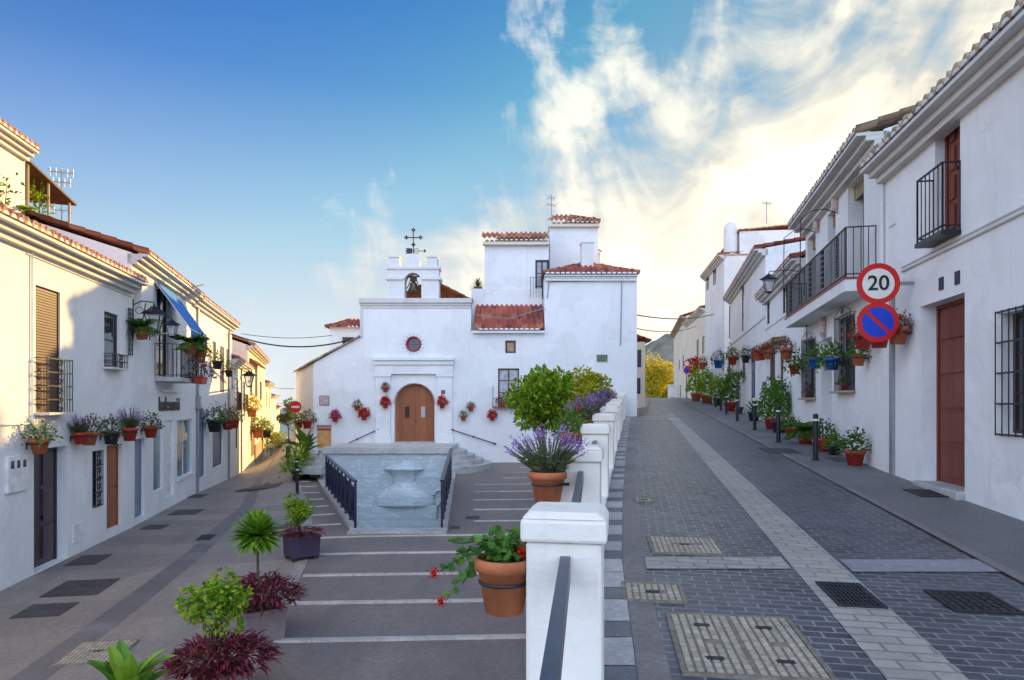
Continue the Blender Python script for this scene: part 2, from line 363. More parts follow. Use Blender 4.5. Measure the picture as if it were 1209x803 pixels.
def at(px, py, Y): return Vector(((px - CX) / F * Y, Y, (HY - py) / F * Y))
class Front:                                         # a vertical wall plane standing on a line in plan
    def __init__(s, p0, p1):
        s.o = Vector(p0); e = Vector(p1) - s.o; s.L = e.length; s.d = e / s.L; s.n = Vector((-s.d.y, s.d.x)); s.ang = math.atan2(s.d.y, s.d.x)
    def uz(s, px, py, q=0):
        a = (px - CX) / F; o = s.o - s.n * q
        u = (a * o.y - o.x) / (s.d.x - a * s.d.y); Y = o.y + u * s.d.y
        return u, (HY - py) / F * Y
    def w(s, u, q, z):
        p = s.o + s.d * u - s.n * q; return Vector((p.x, p.y, z))
def tile_sheet(mb, u0, u1, y0, y1, z0, slope, wl=.24, amp=.05, course=.38, hip=(0, 0), xf=None, seg=8, lip=True):
    xf = xf or (lambda x, y, z: (x, y, z))
    k = max(1, int(math.ceil((y1 - y0) / course)))
    def row(y, lift, dz=0):
        a = u0 + hip[0] * (y - y0); b = u1 - hip[1] * (y - y0)
        n = max(2, int((b - a) / wl * seg) + 1)
        return a, b, n, lift, y, dz
    for i in range(k):
        ya = y0 + i * course; yb = min(y1, ya + course + .02)
        a0 = u0 + hip[0] * (ya - y0); b0 = u1 - hip[1] * (ya - y0); a1 = u0 + hip[0] * (yb - y0); b1 = u1 - hip[1] * (yb - y0)
        if b1 - a1 < .05: break
        n = max(2, int((b0 - a0) / wl * seg) + 1); vs = []
        for (aa, bb, yy, lf) in ((a0, b0, ya, -.028), (a0, b0, ya, .03), (a1, b1, yb, 0.0)):
            for j in range(n):
                x = a0 + (b0 - a0) * j / (n - 1)
                x = min(max(x, aa), bb)
                jit = .004 * math.sin(i * 7.1 + math.floor(x / wl) * 3.7)
                c = math.cos(2 * math.pi * x / wl); c = math.copysign(abs(c) ** .7, c)
                vs.append(xf(x, yy + jit * 3, z0 + slope * (yy - y0) + amp * c + (lf if lf > 0 or i == 0 and lip else lf * .1) + jit))
        mb.add(vs, [(r * n + j, r * n + j + 1, (r + 1) * n + j + 1, (r + 1) * n + j) for r in (0, 1) for j in range(n - 1)])
        if i == 0 and lip:
            vs = []
            for yy in (ya, yb):
                for j in range(n):
                    x = a0 + (b0 - a0) * j / (n - 1); c = math.cos(2 * math.pi * x / wl); c = math.copysign(abs(c) ** .7, c)
                    vs.append(xf(x, yy, z0 + slope * (yy - y0) + amp * c - .028))
            mb.add(vs, [(j, j + 1, n + j + 1, n + j) for j in range(n - 1)])
def plugs(mb, u0, u1, y0, z, wl=.24, r=.085, xf=None, dep=.3):   # white mortar stops under the tile ends
    xf = xf or (lambda x, y, z: (x, y, z))
    i0 = int(math.ceil((u0 + r) / wl)); i1 = int(math.floor((u1 - r) / wl))
    for i in range(i0, i1 + 1):
        c = i * wl; n = 7; ar = [(c + r * math.cos(math.pi * k / (n - 1)), z + r * .8 * math.sin(math.pi * k / (n - 1))) for k in range(n)]
        m = len(ar); vs = [xf(x, y0, zz) for x, zz in ar] + [xf(x, y0 + dep, zz) for x, zz in ar]
        mb.add(vs, [tuple(range(m)), tuple(range(m, 2 * m))[::-1]] + [(k, k + m, (k + 1) % m + m, (k + 1) % m) for k in range(m)])
def wall_panel(mb, u0, u1, z0, z1, holes, y=0.0):
    us = sorted({u0, u1, *[min(max(h[k], u0), u1) for h in holes for k in ('u0', 'u1')]})
    zs = sorted({z0, z1, *[min(max(h[k], z0), z1) for h in holes for k in ('z0', 'z1')]})
    for a, b in zip(us, us[1:]):
        for c, d in zip(zs, zs[1:]):
            um, zm = (a + b) / 2, (c + d) / 2
            if any(h['u0'] < um < h['u1'] and h['z0'] < zm < h['z1'] for h in holes): continue
            mb.quad((a, y, c), (b, y, c), (b, y, d), (a, y, d))
    for h in holes:
        a, b, c, d, dp = h['u0'], h['u1'], h['z0'], h['z1'], h['dep']
        if h.get('arch'):
            r = (b - a) / 2; zc = d - r * h.get('flat', 1); m = (a + b) / 2; n = 16
            arc = [(m - r * math.cos(math.pi * i / n), zc + (d - zc) * math.sin(math.pi * i / n)) for i in range(n + 1)]
            for (xa, za), (xb, zb) in zip(arc, arc[1:]):
                mb.quad((xa, y, za), (xb, y, zb), (xb, y, d), (xa, y, d))
                mb.quad((xa, y, za), (xb, y, zb), (xb, y + dp, zb), (xa, y + dp, za))
            zt = zc
        else:
            mb.quad((a, y, d), (b, y, d), (b, y + dp, d), (a, y + dp, d)); zt = d
        mb.quad((a, y, c), (a, y, zt), (a, y + dp, zt), (a, y + dp, c)); mb.quad((b, y, c), (b, y, zt), (b, y + dp, zt), (b, y + dp, c))
        mb.quad((a, y, c), (b, y, c), (b, y + dp, c), (a, y + dp, c))

class House:
    def __init__(s, name, label, front, zb, cat='house', group=None):
        s.f = front; s.zb = zb; s.holes = []
        s.root = thing(name, label, cat, front.w(0, 0, zb), front.ang, group)
    def part(s, name, mb, mat, parent=None, **k): return build(name, mb, mat, parent or s.root, zoff=-s.zb, **k)
    def hole(s, pa, pb, dep=.22, arch=False, flat=1, zmin=None, to=None):
        ua, za = s.f.uz(*pa); ub, zb_ = s.f.uz(*pb)
        if to: ub = s.f.uz(to, pb[1])[0]
        h = dict(u0=min(ua, ub), u1=max(ua, ub), z1=za, z0=zb_ if zmin is None else zmin, dep=dep, arch=arch, flat=flat); s.holes.append(h); return h
    def body(s, H, depth, mat, u0=0, u1=None, sl=.3, back=True, flat=False, name='wall'):
        u1 = s.f.L if u1 is None else u1; mb = MB(); hs = [h for h in s.holes if not h.get('done') and u0 <= (h['u0'] + h['u1']) / 2 <= u1]
        for h in hs: h['done'] = 1
        wall_panel(mb, u0, u1, s.zb, H, hs)
        t = 0 if flat else sl * depth
        for u in (u0, u1): mb.quad((u, 0, s.zb), (u, depth, s.zb), (u, depth, H + t), (u, 0, H))
        mb.quad((u0, depth, s.zb), (u1, depth, s.zb), (u1, depth, H + t), (u0, depth, H + t))
        mb.quad((u0, 0, H), (u1, 0, H), (u1, depth, H + t), (u0, depth, H + t))
        return s.part(name, mb, mat)
    def roof(s, z, u0=0, u1=None, over=.4, depth=4, sl=.3, mat=None, white=True, corn=True, trim=None):
        u1 = s.f.L if u1 is None else u1
        mb = MB(); tile_sheet(mb, u0, u1, -over, depth, z + .06, sl)
        r = s.part('roof', mb, mat or TILE)
        e = MB()
        if white: plugs(e, u0, u1, -over - .006, z - .005, r=.088)
        e.box(u0, u1, -over + .02, .10, z - .09, z - .032)
        if corn:
            e.box(u0, u1, -over * .62, .1, z - .19, z - .093); e.box(u0, u1, -over * .32, .1, z - .30, z - .193)
        s.part('cornice', e, trim or WHITE2, r)
        return r
    def window(s, h, nx=2, ny=3, fm=None, gm=None, fw=.055, name='window', back=.0):
        y = h['dep'] - .06 - back; a, b, c, d = h['u0'], h['u1'], h['z0'], h['z1']; mb = MB()
        mb.box(a, a + fw, y, y + .05, c, d); mb.box(b - fw, b, y, y + .05, c, d); mb.box(a + fw, b - fw, y, y + .05, c, c + fw); mb.box(a + fw, b - fw, y, y + .05, d - fw, d)
        for i in range(1, nx):
            x = a + (b - a) * i / nx; mb.box(x - fw * .45, x + fw * .45, y + .004, y + .046, c + fw, d - fw)
        for i in range(1, ny):
            z = c + (d - c) * i / ny; mb.box(a + fw, b - fw, y + .012, y + .04, z - fw * .28, z + fw * .28)
        w = s.part(name, mb, fm or MAROON)
        g = MB(); g.box(a + .001, b - .001, y + .025, y + .055, c + .001, d - .001); s.part('pane', g, gm or GLASS, w); return w
    def door(s, h, mat=None, leaves=1, rows=4, handle=True, name='door'):
        y = h['dep'] - .07; a, b, c, d = h['u0'] + .002, h['u1'] - .002, h['z0'] + .002, h['z1'] - .002; mb = MB(); fw = .06
        if h.get('arch'):
            r = (b - a) / 2; zc = d - r; m = (a + b) / 2
            for k in range(2):
                poly = [(m, c)] + [(m + (1 if k else -1) * r * .995, c)] + [(m + (1 if k else -1) * r * .995 * math.cos(t), zc + r * .995 * math.sin(t)) for t in [math.pi / 2 * i / 8 for i in range(9)]]
                poly = [((x + (.006 if k else -.006)) if x == m else x, z) for x, z in poly]
                mb.prism(poly, y, y + .06)
            for i in range(1, 10):
                x = a + (b - a) * i / 10
                if abs(x - m) > .05: mb.box(x - .006, x + .006, y - .006, y, c + .02, zc + math.sqrt(max(0, r * r - (x - m) ** 2)) - .03)
        else:
            mb.box(a, a + fw, y - .03, y + .06, c, d); mb.box(b - fw, b, y - .03, y + .06, c, d); mb.box(a + fw, b - fw, y - .03, y + .06, d - fw, d)
            lw = (b - a - 2 * fw) / leaves
            for k in range(leaves):
                x0 = a + fw + k * lw + .004; x1 = x0 + lw - .008; mb.box(x0, x1, y, y + .05, c, d - fw)
                hh = (d - fw - c - .1) / rows
                for i in range(rows):
                    z0 = c + .1 + i * hh; mb.box(x0 + .09, x1 - .09, y - .028, y, z0 + .04, z0 + hh - .05)
        w = s.part(name, mb, mat or WOODB)
        if handle:
            k = MB(); hx = (a + b) / 2 + (.05 if leaves == 2 or h.get('arch') else (b - a) * .32); hz = c + 1.0
            k.lathe([(.001, -.06), (.028, -.05), (.028, -.03), (.012, -.02), (.012, 0)], 10, (hx, y - .01, hz), 'y'); s.part('handle', k, IRON, w)
        return w
    def shutter(s, h, mat=None, name='shutter', pitch=.055):
        y = h['dep'] - .05; a, b, c, d = h['u0'] + .002, h['u1'] - .002, h['z0'] + .002, h['z1'] - .002; mb = MB()
        mb.box(a, b, y + .02, y + .05, c, d); z = c
        while z < d - pitch: mb.box(a + .03, b - .03, y, y + .02, z, z + pitch * .78); z += pitch
        mb.box(a, a + .035, y - .02, y + .02, c, d); mb.box(b - .035, b, y - .02, y + .02, c, d)
        return s.part(name, mb, mat or BLIND)
    def grille(s, h, q=.05, step=.13, hs=3, top=False, mat=None, ext=.04, scroll=False, r=.009):
        a, b, c, d = h['u0'] - ext, h['u1'] + ext, h['z0'] - ext, h['z1'] + ext; mb = MB()
        n = max(2, int((b - a) / step))
        for i in range(n + 1): x = a + (b - a) * i / n; mb.tube([(x, -q, c), (x, -q, d)], r, 6)
        for i in range(hs + 1):
            z = c + .02 + (d - c - .04) * i / hs; mb.box(a, b, -q - .008, -q + .008, z - .012, z + .012)
            for x in (a + .01, b - .01): mb.box(x - .006, x + .006, -q, .01, z - .008, z + .008)
        m = (a + b) / 2
        if top:
            mb.tube([(m + (b - a) * .5 * math.cos(t), -q, d + .12 * math.sin(t) + .10 * math.exp(-((t - math.pi / 2) / .4) ** 2)) for t in [math.pi * i / 16 for i in range(17)]], r, 6)
            mb.tube([(m, -q, d), (m, -q, d + .34)], r, 6); mb.ball((m, -q, d + .36), .03)
            for sgn in (-1, 1): mb.tube([(m + sgn * (.07 + .055 * math.cos(t)), -q, d + .10 + .055 * math.sin(t)) for t in [2 * math.pi * i / 12 for i in range(13)]], .007, 5)
        if scroll:
            zc = c
            while zc < d - .1:
                for sgn in (-1, 1): mb.tube([(m + sgn * (.045 + .04 * math.cos(t)), -q - .012, zc + .1 + .05 * math.sin(t)) for t in [2 * math.pi * i / 10 for i in range(11)]], .009, 5)
                mb.ball((m, -q - .012, zc + .05), .025, 8); zc += .19
        return s.part('window_grille', mb, mat or IRON)
    def sill(s, h, mat=None, q=.08):
        mb = MB(); mb.box(h['u0'] - .06, h['u1'] + .06, -q, .0, h['z0'] - .055, h['z0'] - .003); return s.part('sill', mb, mat or WHITE2, bevel=.008)
    def balcony(s, u0, u1, zt, q, th=.16, rail=1.0, step=.12, slabmat=None, scroll=False, edge=None, slab=True, r=.009):
        f = None
        if slab:
            mb = MB(); mb.box(u0, u1, -q, 0, zt - th, zt)
            f = s.part('balcony_floor', mb, slabmat or WHITE)
            if edge:
                e = MB(); e.box(u0 - .03, u1 + .03, -q - .03, 0, zt + .003, zt + .035); s.part('tile_edge', e, edge, f)
        zt += .035 if edge else 0; mb = MB(); z1 = zt + rail; yq = -q + .03; a, b = u0 + .03, u1 - .03
        for (p, w) in (((a, yq), (b, yq)), ((a, yq), (a, 0)), ((b, yq), (b, 0))):
            L = math.hypot(w[0] - p[0], w[1] - p[1]); n = max(1, int(L / step))
            for i in range(n + 1):
                x = p[0] + (w[0] - p[0]) * i / n; y = p[1] + (w[1] - p[1]) * i / n
                mb.tube([(x, y, zt + .0), (x, y, z1)], r * (1.8 if i in (0, n) else 1), 6)
            for z in (zt + .07, z1): mb.bar((p[0], p[1], z), (w[0], w[1], z), .035, .02)
        if scroll:
            k = max(1, int((b - a) / 1.25))
            for i in range(k):
                x = a + (b - a) * (i + .5) / k; zc = zt + .12
                while zc < z1 - .1:
                    for sg in (-1, 1): mb.tube([(x + sg * (.055 + .05 * math.cos(t)), yq - .015, zc + .05 + .05 * math.sin(t)) for t in [2 * math.pi * j / 10 for j in range(11)]], .011, 5)
                    zc += .125
        return s.part('balcony_railing', mb, IRON)

# ---------------------------------------------------------------- ground heights and plan lines
def sm(t): t = min(1, max(0, t)); return t * t * (3 - 2 * t)
def lerp(tab, y):
    if y <= tab[0][0]: return tab[0][1] + (y - tab[0][0]) * (tab[1][1] - tab[0][1]) / (tab[1][0] - tab[0][0])
    for (a, p), (b, q) in zip(tab, tab[1:]):
        if y <= b: return p + (q - p) * (y - a) / (b - a)
    (a, p), (b, q) = tab[-2:]
    return q + (y - b) * (q - p) / (b - a)
def zr(y): return -1.77 + .038 * min(y, 64) + .008 * max(0, y - 64)
def zs(y): return lerp([(-10, -3.34), (12, -3.32), (18, -3.26), (25, -3.36), (33.5, -3.66), (60, -4.7), (82, -5.95), (100, -6.9)], y)
def zp(x, y): return -3.3 + (y - 12) * (.009 + .02 * sm((x + 7) / 4))
def bx(y): return lerp([(-10, -2.6), (6, -3.0), (9.7, -3.57), (14.3, -4.4), (20, -6.0), (26, -8.2), (32, -10.4), (45, -15), (95, -30)], y)
def low(x, y):
    b = bx(y); t = sm((x - (b - 2.2)) / 2.4); return zs(y) + (zp(x, y) - zs(y)) * t
PL = [(-6, -.9), (.45, -.07), (3.55, .286), (6.65, .68), (9.9, 1.22), (12.9, 1.75), (16.1, 2.31), (19.3, 2.89), (22.4, 3.45), (25.5, 4.0), (28.6, 4.56), (31.6, 5.1), (60, 10.2)]
def plx(y): return lerp(PL, y)
def road_l(y): return plx(y) if y < 32 else lerp([(32, 5.3), (34, 6.2), (60, 11.8), (95, 17.5), (140, 20)], y)
FR = [(-4, 4.95 - .66), (12.9, 7.08), (45, 14.14), (95, 21.7), (140, 26)]
def fac(y): return lerp(FR, y)
def pav_r(y): return lerp([(-4, 2.65), (12, 5.66), (45, 11.9), (95, 20.4), (140, 24.8)], y)
def yrange(a, b, st):
    n = max(1, int(round((b - a) / st))); return [a + (b - a) * i / n for i in range(n + 1)]
def sheet(mb, fl, fr, ys, zf, nc=6, dz=0.0, xf=None):
    for ya, yb in zip(ys, ys[1:]):
        vs = []
        for y in (ya, yb):
            for j in range(nc + 1):
                x = fl(y) + (fr(y) - fl(y)) * j / nc; vs.append((x, y, zf(x, y) + dz))
        if xf: vs = [xf(v) for v in vs]
        mb.add(vs, [(j, j + 1, nc + 2 + j, nc + 1 + j) for j in range(nc)])
RA = -math.atan(.175); RC, RS = math.cos(-RA), math.sin(-RA)
def toroad(v): return (v[0] * RC - v[1] * RS, v[0] * RS + v[1] * RC, v[2])
LA = math.atan(.19); LC, LS = math.cos(-LA), math.sin(-LA)
def tostreet(v): return (v[0] * LC - v[1] * LS, v[0] * LS + v[1] * LC, v[2])
zrf = lambda x, y: zr(y)

ROADM = pavers('dark_pavers', (.028, .030, .043), (.098, .098, .115), (.30, .28, .265), ms=.009, rough=.42)
PALEM = pavers('pale_pavers', (.43, .385, .33), (.33, .30, .265), (.15, .14, .135), .30, .14, .012, .6, .55)
GREYM2 = pavers('grey_pavers', (.27, .265, .28), (.21, .205, .225), (.36, .35, .36), .30, .14, .010, .55, .35)
PAVM = concrete('pavement_slabs', (.175, .17, .17), 1.1)
GUTM = concrete('gutter_concrete', (.23, .20, .185), .9)
STRM = concrete('street_concrete', (.27, .235, .21), 1.15)
PLZM = concrete('plaza_concrete', (.185, .155, .14), None)
STRIPM = concrete('pale_step_stone', (.50, .46, .42), None)
LIGHTT = concrete('light_kerb_tile', (.40, .385, .37), None); DARKT = concrete('dark_kerb_tile', (.155, .155, .165), None)

# wide land and the sea beyond the end of the lower street
mb = MB(); rings = [(6, -8.5), (60, -8.5), (110, -9), (240, -40), (700, -130), (2500, -330), (6000, -431), (9000, -445)]; n = 64
for r, z in rings:
    for j in range(n):
        a = 2 * math.pi * j / n; k = 1 + .12 * math.sin(3 * a + r)
        mb.v.append((r * k * math.sin(a), 30 + r * k * math.cos(a), z))
k = len(rings)
mb.add([], []); mb.f += [(i * n + j, i * n + (j + 1) % n, (i + 1) * n + (j + 1) % n, (i + 1) * n + j) for i in range(k - 1) for j in range(n)] + [tuple(range(n))]
mb.m = [0] * len(mb.f)
struct('ground', mb, plain('dry_land', (.16, .15, .09), .95, s=.02, var=.4))
mb = MB(); rr = [0, 5000, 20000, 80000, 110000]
for r in rr:
    for j in range(n): a = 2 * math.pi * j / n; mb.v.append((r * math.sin(a), r * math.cos(a), -430 - (r / 1000) ** 2 * .0))
mb.f = [(i * n + j, i * n + (j + 1) % n, (i + 1) * n + (j + 1) % n, (i + 1) * n + j) for i in range(len(rr) - 1) for j in range(n)]; mb.m = [0] * len(mb.f)
m, t, b = newmat('sea_water'); setc(t, b, 'Base Color', (.02, .06, .09)); setc(t, b, 'Roughness', .28)
struct('sea', mb, m)

# upper road
ys = yrange(-4, 60, .8) + yrange(60, 140, 4)[1:]
ls = lambda y: 1.72 + .182 * y - max(0, y - 36) ** 2 * .006
def obj_road(name, fl, fr, ysx, mat, dz, nc=4):
    mb = MB(); sheet(mb, fl, fr, ysx, zrf, nc, dz, toroad); o = struct(name, mb, mat); o.rotation_euler.z = RA; return o
obj_road('road', lambda y: road_l(y) + .1, lambda y: fac(y) + .5, ys, ROADM, 0, 8)
obj_road('pavement', pav_r, lambda y: fac(y) + .5, ys, PAVM, .012, 4)
obj_road('gutter', lambda y: road_l(y) + .40, lambda y: road_l(y) + .60, yrange(-4, 60, .8), GUTM, .004, 1)
obj_road('drain_strip', lambda y: ls(y) - .24, lambda y: ls(y) + .24, yrange(-4, 46, .8), PALEM, .004, 2)
obj_road('cross_strip', lambda y: road_l(y) + .62, lambda y: ls(y) - .275, [6.3, 6.72], PALEM, .008, 2)
obj_road('cross_strip', lambda y: ls(y) + .275, lambda y: pav_r(y) - .01, [6.2, 6.62], GREYM2, .008, 2)
obj_road('pavement_edging', lambda y: pav_r(y) - .10, lambda y: pav_r(y) + .02, yrange(-4, 60, .8), GUTM, .018, 1)
obj_road('cross_strip', lambda y: road_l(y) + .62, lambda y: road_l(y) + 2.2, [29.0, 29.5], PALEM, .008, 2)
obj_road('cross_strip', lambda y: road_l(y) + .9, lambda y: road_l(y) + 2.1, [31.6, 32.2], PALEM, .008, 2)
mb = MB(); y = 0.0; rnd = random.Random(4)
while y < 31.5:
    L = rnd.choice([.46, .5, .42]) if int(y * 10) % 2 else .5
    for (ln, mi) in ((L, 0), (L if rnd.random() < .25 else .001, 0), (.30, 1)):
        if ln < .01: continue
        mb.cur = mi; sheet(mb, lambda q: road_l(q) + .17, lambda q: road_l(q) + .395, [y + .006, y + ln - .006], zrf, 1, .012, toroad); y += ln
o = struct('kerb', mb, [LIGHTT, DARKT]); o.rotation_euler.z = RA

# lower street and plaza (with the opening of the sunken fountain)
pitl = lambda y: -3.76 - (y - 16.9) * .36
pitr = lambda y: -1.89 - (y - 16.9) * .063
mb = MB(); sheet(mb, lambda y: lerp([(-10, -6), (8, -8.9), (18, -10.7), (33.5, -14.6), (95, -33)], y), bx, yrange(-8, 33, .7), low, 10, 0, tostreet)
sheet(mb, lambda y: lerp([(33, -14.6), (95, -33.5)], y), lambda y: lerp([(33, -9), (60, -15), (95, -26)], y), yrange(33, 95, 1.5), low, 10, 0, tostreet)
o = struct('street', mb, STRM); o.rotation_euler.z = LA
mb = MB()
sheet(mb, bx, plx, yrange(-8, 16.9, .6), low, 8, 0)
sheet(mb, bx, pitl, yrange(16.9, 28.6, .6), low, 5, 0)
sheet(mb, pitr, plx, yrange(16.9, 28.6, .6), low, 5, 0)
sheet(mb, bx, plx, yrange(28.6, 33.5, .6), low, 8, 0)
struct('plaza', mb, PLZM)
mb = MB()
sheet(mb, lambda y: bx(y) - .10, lambda y: bx(y) + .12, yrange(4, 33, .6), low, 1, .006)
struct('boundary_strip', mb, concrete('boundary_stone', (.30, .27, .25)))
# gully along the street
mb = MB(); gl_ = lambda y: lerp([(4, -5.2), (9.7, -6.1), (15, -7.0), (22, -8.6), (33, -12.3), (50, -17.4), (90, -30)], y)
sheet(mb, lambda y: gl_(y) - .22, lambda y: gl_(y) + .22, yrange(4, 80, .7), low, 2, .005)
struct('gully', mb, concrete('gully_concrete', (.155, .145, .15), .8))
# pale tread strips across the plaza
mb = MB(); y = 8.05
while y < 31.5:
    for seg in range(2):
        if seg == 0: a, b_ = bx(y) + .2, (pitl(y) - .32 if 16.6 < y < 29 else plx(y) - .22)
        else:
            if not 16.6 < y < 31: continue
            a, b_ = (pitr(y) + .95), plx(y) - .22
            if y > 26.3: a = -.35 if y < 29 else 0.3
        if seg == 0 and y > 28: b_ = -8.3
        if b_ - a < .2: continue
        nc = 6; vs = []
        for w, dz_ in ((-.087, -.002), (-.085, .032), (.085, .008)):
            for j in range(nc + 1):
                x = a + (b_ - a) * j / nc; yy = y + w + .05 * (x + 2); vs.append((x, yy, low(x, yy) + dz_))
        mb.add(vs, [(q * (nc + 1) + j, q * (nc + 1) + j + 1, (q + 1) * (nc + 1) + j + 1, (q + 1) * (nc + 1) + j) for q in (0, 1) for j in range(nc)])
    y += 1.68
struct('step_strips', mb, STRIPM)

# ---------------------------------------------------------------- retaining wall and balustrade
mb = MB(); ysw = [-4] + [p[0] for p in PL[1:-1]] + [32.3]
for ya, yb in zip(ysw, ysw[1:]):
    xa, xb = plx(ya), plx(yb)
    mb.hexa([(xa - .19, ya, low(xa, ya) - .3), (xa + .17, ya, low(xa, ya) - .3), (xb + .17, yb, low(xb, yb) - .3), (xb - .19, yb, low(xb, yb) - .3),
             (xa - .19, ya, zr(ya) + .10), (xa + .17, ya, zr(ya) + .10), (xb + .17, yb, zr(yb) + .10), (xb - .19, yb, zr(yb) + .10)])
o = build('retaining_wall', mb, WHITE2); tag(o, 'low white retaining wall carrying the post and rail parapet between road and plaza', 'wall')
bal = thing('balustrade', 'white parapet of square capped posts joined by grey steel rails beside the uphill road', 'balustrade', (PL[2][1], PL[2][0], zr(3.55)))
B0 = bal.location
posts = PL[1:-1]
for i, (y, x) in enumerate(posts):
    a = -math.atan(.165); zt = zr(y) + 1.12 - (.02 if i < 2 else 0); zb_ = zr(y) + .06
    mb = MB(); mb.box(-.19, .19, -.19, .19, zb_, zt - .15)
    p = build('post', mb, POSTW, bal, bevel=.02); p.location = Vector((x, y, 0)) - B0; p.rotation_euler.z = a
    c = MB(); c.box(-.215, .215, -.215, .215, zt - .15, zt - .035); c.hexa([(-.215, -.215, zt - .035), (.215, -.215, zt - .035), (.215, .215, zt - .035), (-.215, .215, zt - .035), (-.17, -.17, zt), (.17, -.17, zt), (.17, .17, zt), (-.17, .17, zt)])
    build('post_cap', c, POSTW, p, bevel=.018)
    if i:
        yp, xp = posts[i - 1]; d = Vector((x - xp, y - yp, zr(y) - zr(yp))); d = d / d.length
        A = Vector((xp, yp, zr(yp) + .83)) + d * .19; Bq = Vector((x, y, zr(y) + .83)) - d * .19
        mb = MB(); mb.bar(A - B0, Bq - B0, .052, .125); build('rail', mb, STEEL, bal, bevel=.004)

# ---------------------------------------------------------------- sunken fountain, platform and steps in front of the church
m, t, b = newmat('pale_blue_marble'); v = oc(t)
br = mk(t, 'ShaderNodeTexBrick', {'Vector': mk(t, 'ShaderNodeMapping', {0: v, 'Rotation': (R(90), 0, 0)}).outputs[0], 'Color1': (.50, .61, .66, 1), 'Color2': (.58, .69, .74, 1), 'Mortar': (.44, .50, .53, 1), 'Scale': 1.0, 'Mortar Size': .012, 'Brick Width': 2.3, 'Row Height': .8})
vein = ramp(t, noise(t, mk(t, 'ShaderNodeMapping', {0: v, 'Scale': (.5, 1, 1.8)}).outputs[0], 1.7, 9, .7, 1.4), [(.40, 0.0), (.5, 1.0), (.60, 0.0)])
setc(t, b, 'Base Color', mixc(t, mth(t, 'MULTIPLY', vein, .6), br.outputs[0], (.36, .37, .36))); setc(t, b, 'Roughness', .35)
MARBLE = m
PZ = -1.80
pf = thing('church_platform', 'pale stone landing with curved steps in front of the church door', 'steps', (-4.7, 28.5, -3.1)); O = pf.location
def rel(mb, o=O):
    mb.v = [(x - o.x, y - o.y, z - o.z) for x, y, z in mb.v]; return mb
mb = MB(); mb.box(-8.0, -2.55, 28.5, 32.1, PZ - .26, PZ); mb.box(-7.9, -2.65, 29.1, 32.1, -5.8, PZ - .263); build('landing', rel(mb), concrete('pale_landing_stone', (.50, .49, .47)), pf, bevel=.015)
for side, cx in ((1, -2.75), (-1, -7.75)):
    for k in range(4):
        mb = MB(); r = 3.1 - .62 * k; z1 = PZ - .185 * (4 - k); n = 20; poly = []
        ry = 2.35 - .40 * k; rx = 1.85 - .36 * k
        cy = 30.0
        poly = [(cx + side * rx * math.sin(math.pi * i / n), cy - ry * math.cos(math.pi * i / n)) for i in range(n + 1)]
        m_ = len(poly); vs = [(x, y, z1 - .32) for x, y in poly] + [(x, y, z1) for x, y in poly]
        mb.add(vs, [tuple(range(m_)), tuple(range(m_, 2 * m_))] + [(i, (i + 1) % m_, (i + 1) % m_ + m_, i + m_) for i in range(m_)])
        build('step', rel(mb), STONE, pf, bevel=.012)
ft = thing('sunken_fountain', 'sunken marble fountain with carved urn relief below the church landing', 'fountain', (-5.2, 28.6, -5.5)); O2 = ft.location
mb = MB(); mb.box(-8.1, -2.5, 28.6, 29.09, -5.8, PZ - .263); w = build('marble_wall', rel(mb, O2), MARBLE, ft)
# side walls and front wall of the pit, floor
mb = MB()
for f in (pitl, pitr):
    sgn = -1 if f is pitl else 1
    for ya, yb in zip(yrange(16.9, 28.59, 1.5), yrange(16.9, 28.59, 1.5)[1:]):
        mb.hexa([(f(ya), ya, -5.7), (f(ya) + sgn * .28, ya, -5.3), (f(yb) + sgn * .28, yb, -5.7), (f(yb), yb, -5.7), (f(ya), ya, low(f(ya), ya) + .09), (f(ya) + sgn * .28, ya, low(f(ya), ya) + .09), (f(yb) + sgn * .28, yb, low(f(yb), yb) + .09), (f(yb), yb, low(f(yb), yb) + .09)])
mb.box(pitl(16.9) - .28, pitr(16.9) + .28, 16.62, 16.9, -5.7, low(-3, 16.8) + .05)
build('kerb_wall', rel(mb, O2), concrete('fountain_kerb_stone', (.42, .41, .41)), ft)
mb = MB(); mb.quad((-3.8, 16.9, -5.35), (-1.85, 16.9, -5.35), (-2.6, 28.6, -5.35), (-8.05, 28.6, -5.35)); build('basin_floor', rel(mb, O2), MARBLE, ft)
mb = MB(); mb.box(-7.2, -2.75, 27.9, 28.597, -5.34, -5.08); mb.box(-6.9, -3.0, 28.15, 28.596, -5.077, -4.82); build('basin_step', rel(mb, O2), MARBLE, ft, bevel=.02)
mb = MB(); mb.box(-6.7, -3.15, 28.3, 28.595, -4.817, -4.22); build('plinth', rel(mb, O2), MARBLE, ft, bevel=.02)
mb = MB(); n = 24; prof = [(1.32, -4.215), (1.30, -4.0), (1.12, -3.8), (.80, -3.55), (.52, -3.35), (.46, -3.2), (.52, -3.0), (.66, -2.8), (.74, -2.76), (.84, -2.72), (.80, -2.66), (.42, -2.5), (.15, -2.42), (.12, -2.36), (.001, -2.28)]
vs = [(-4.55 + r * math.cos(math.pi * j / n), 28.597 - .5 * min(1, r) * math.sin(math.pi * j / n) - .001, z) for r, z in prof for j in range(n + 1)]
mb.add(vs, [(i * (n + 1) + j, i * (n + 1) + j + 1, (i + 1) * (n + 1) + j + 1, (i + 1) * (n + 1) + j) for i in range(len(prof) - 1) for j in range(n)])
build('urn_relief', rel(mb, O2), MARBLE, ft, smooth=True)
mb = MB(); mb.tube([(-3.02 + .2 * math.cos(t) * (1 - .08 * t) - .06 * t, 28.53, -3.85 + .38 * math.sin(t) * (1 - .05 * t) - .06 * t) for t in [-1.6 + .25 * i for i in range(22)]], .065, 8)
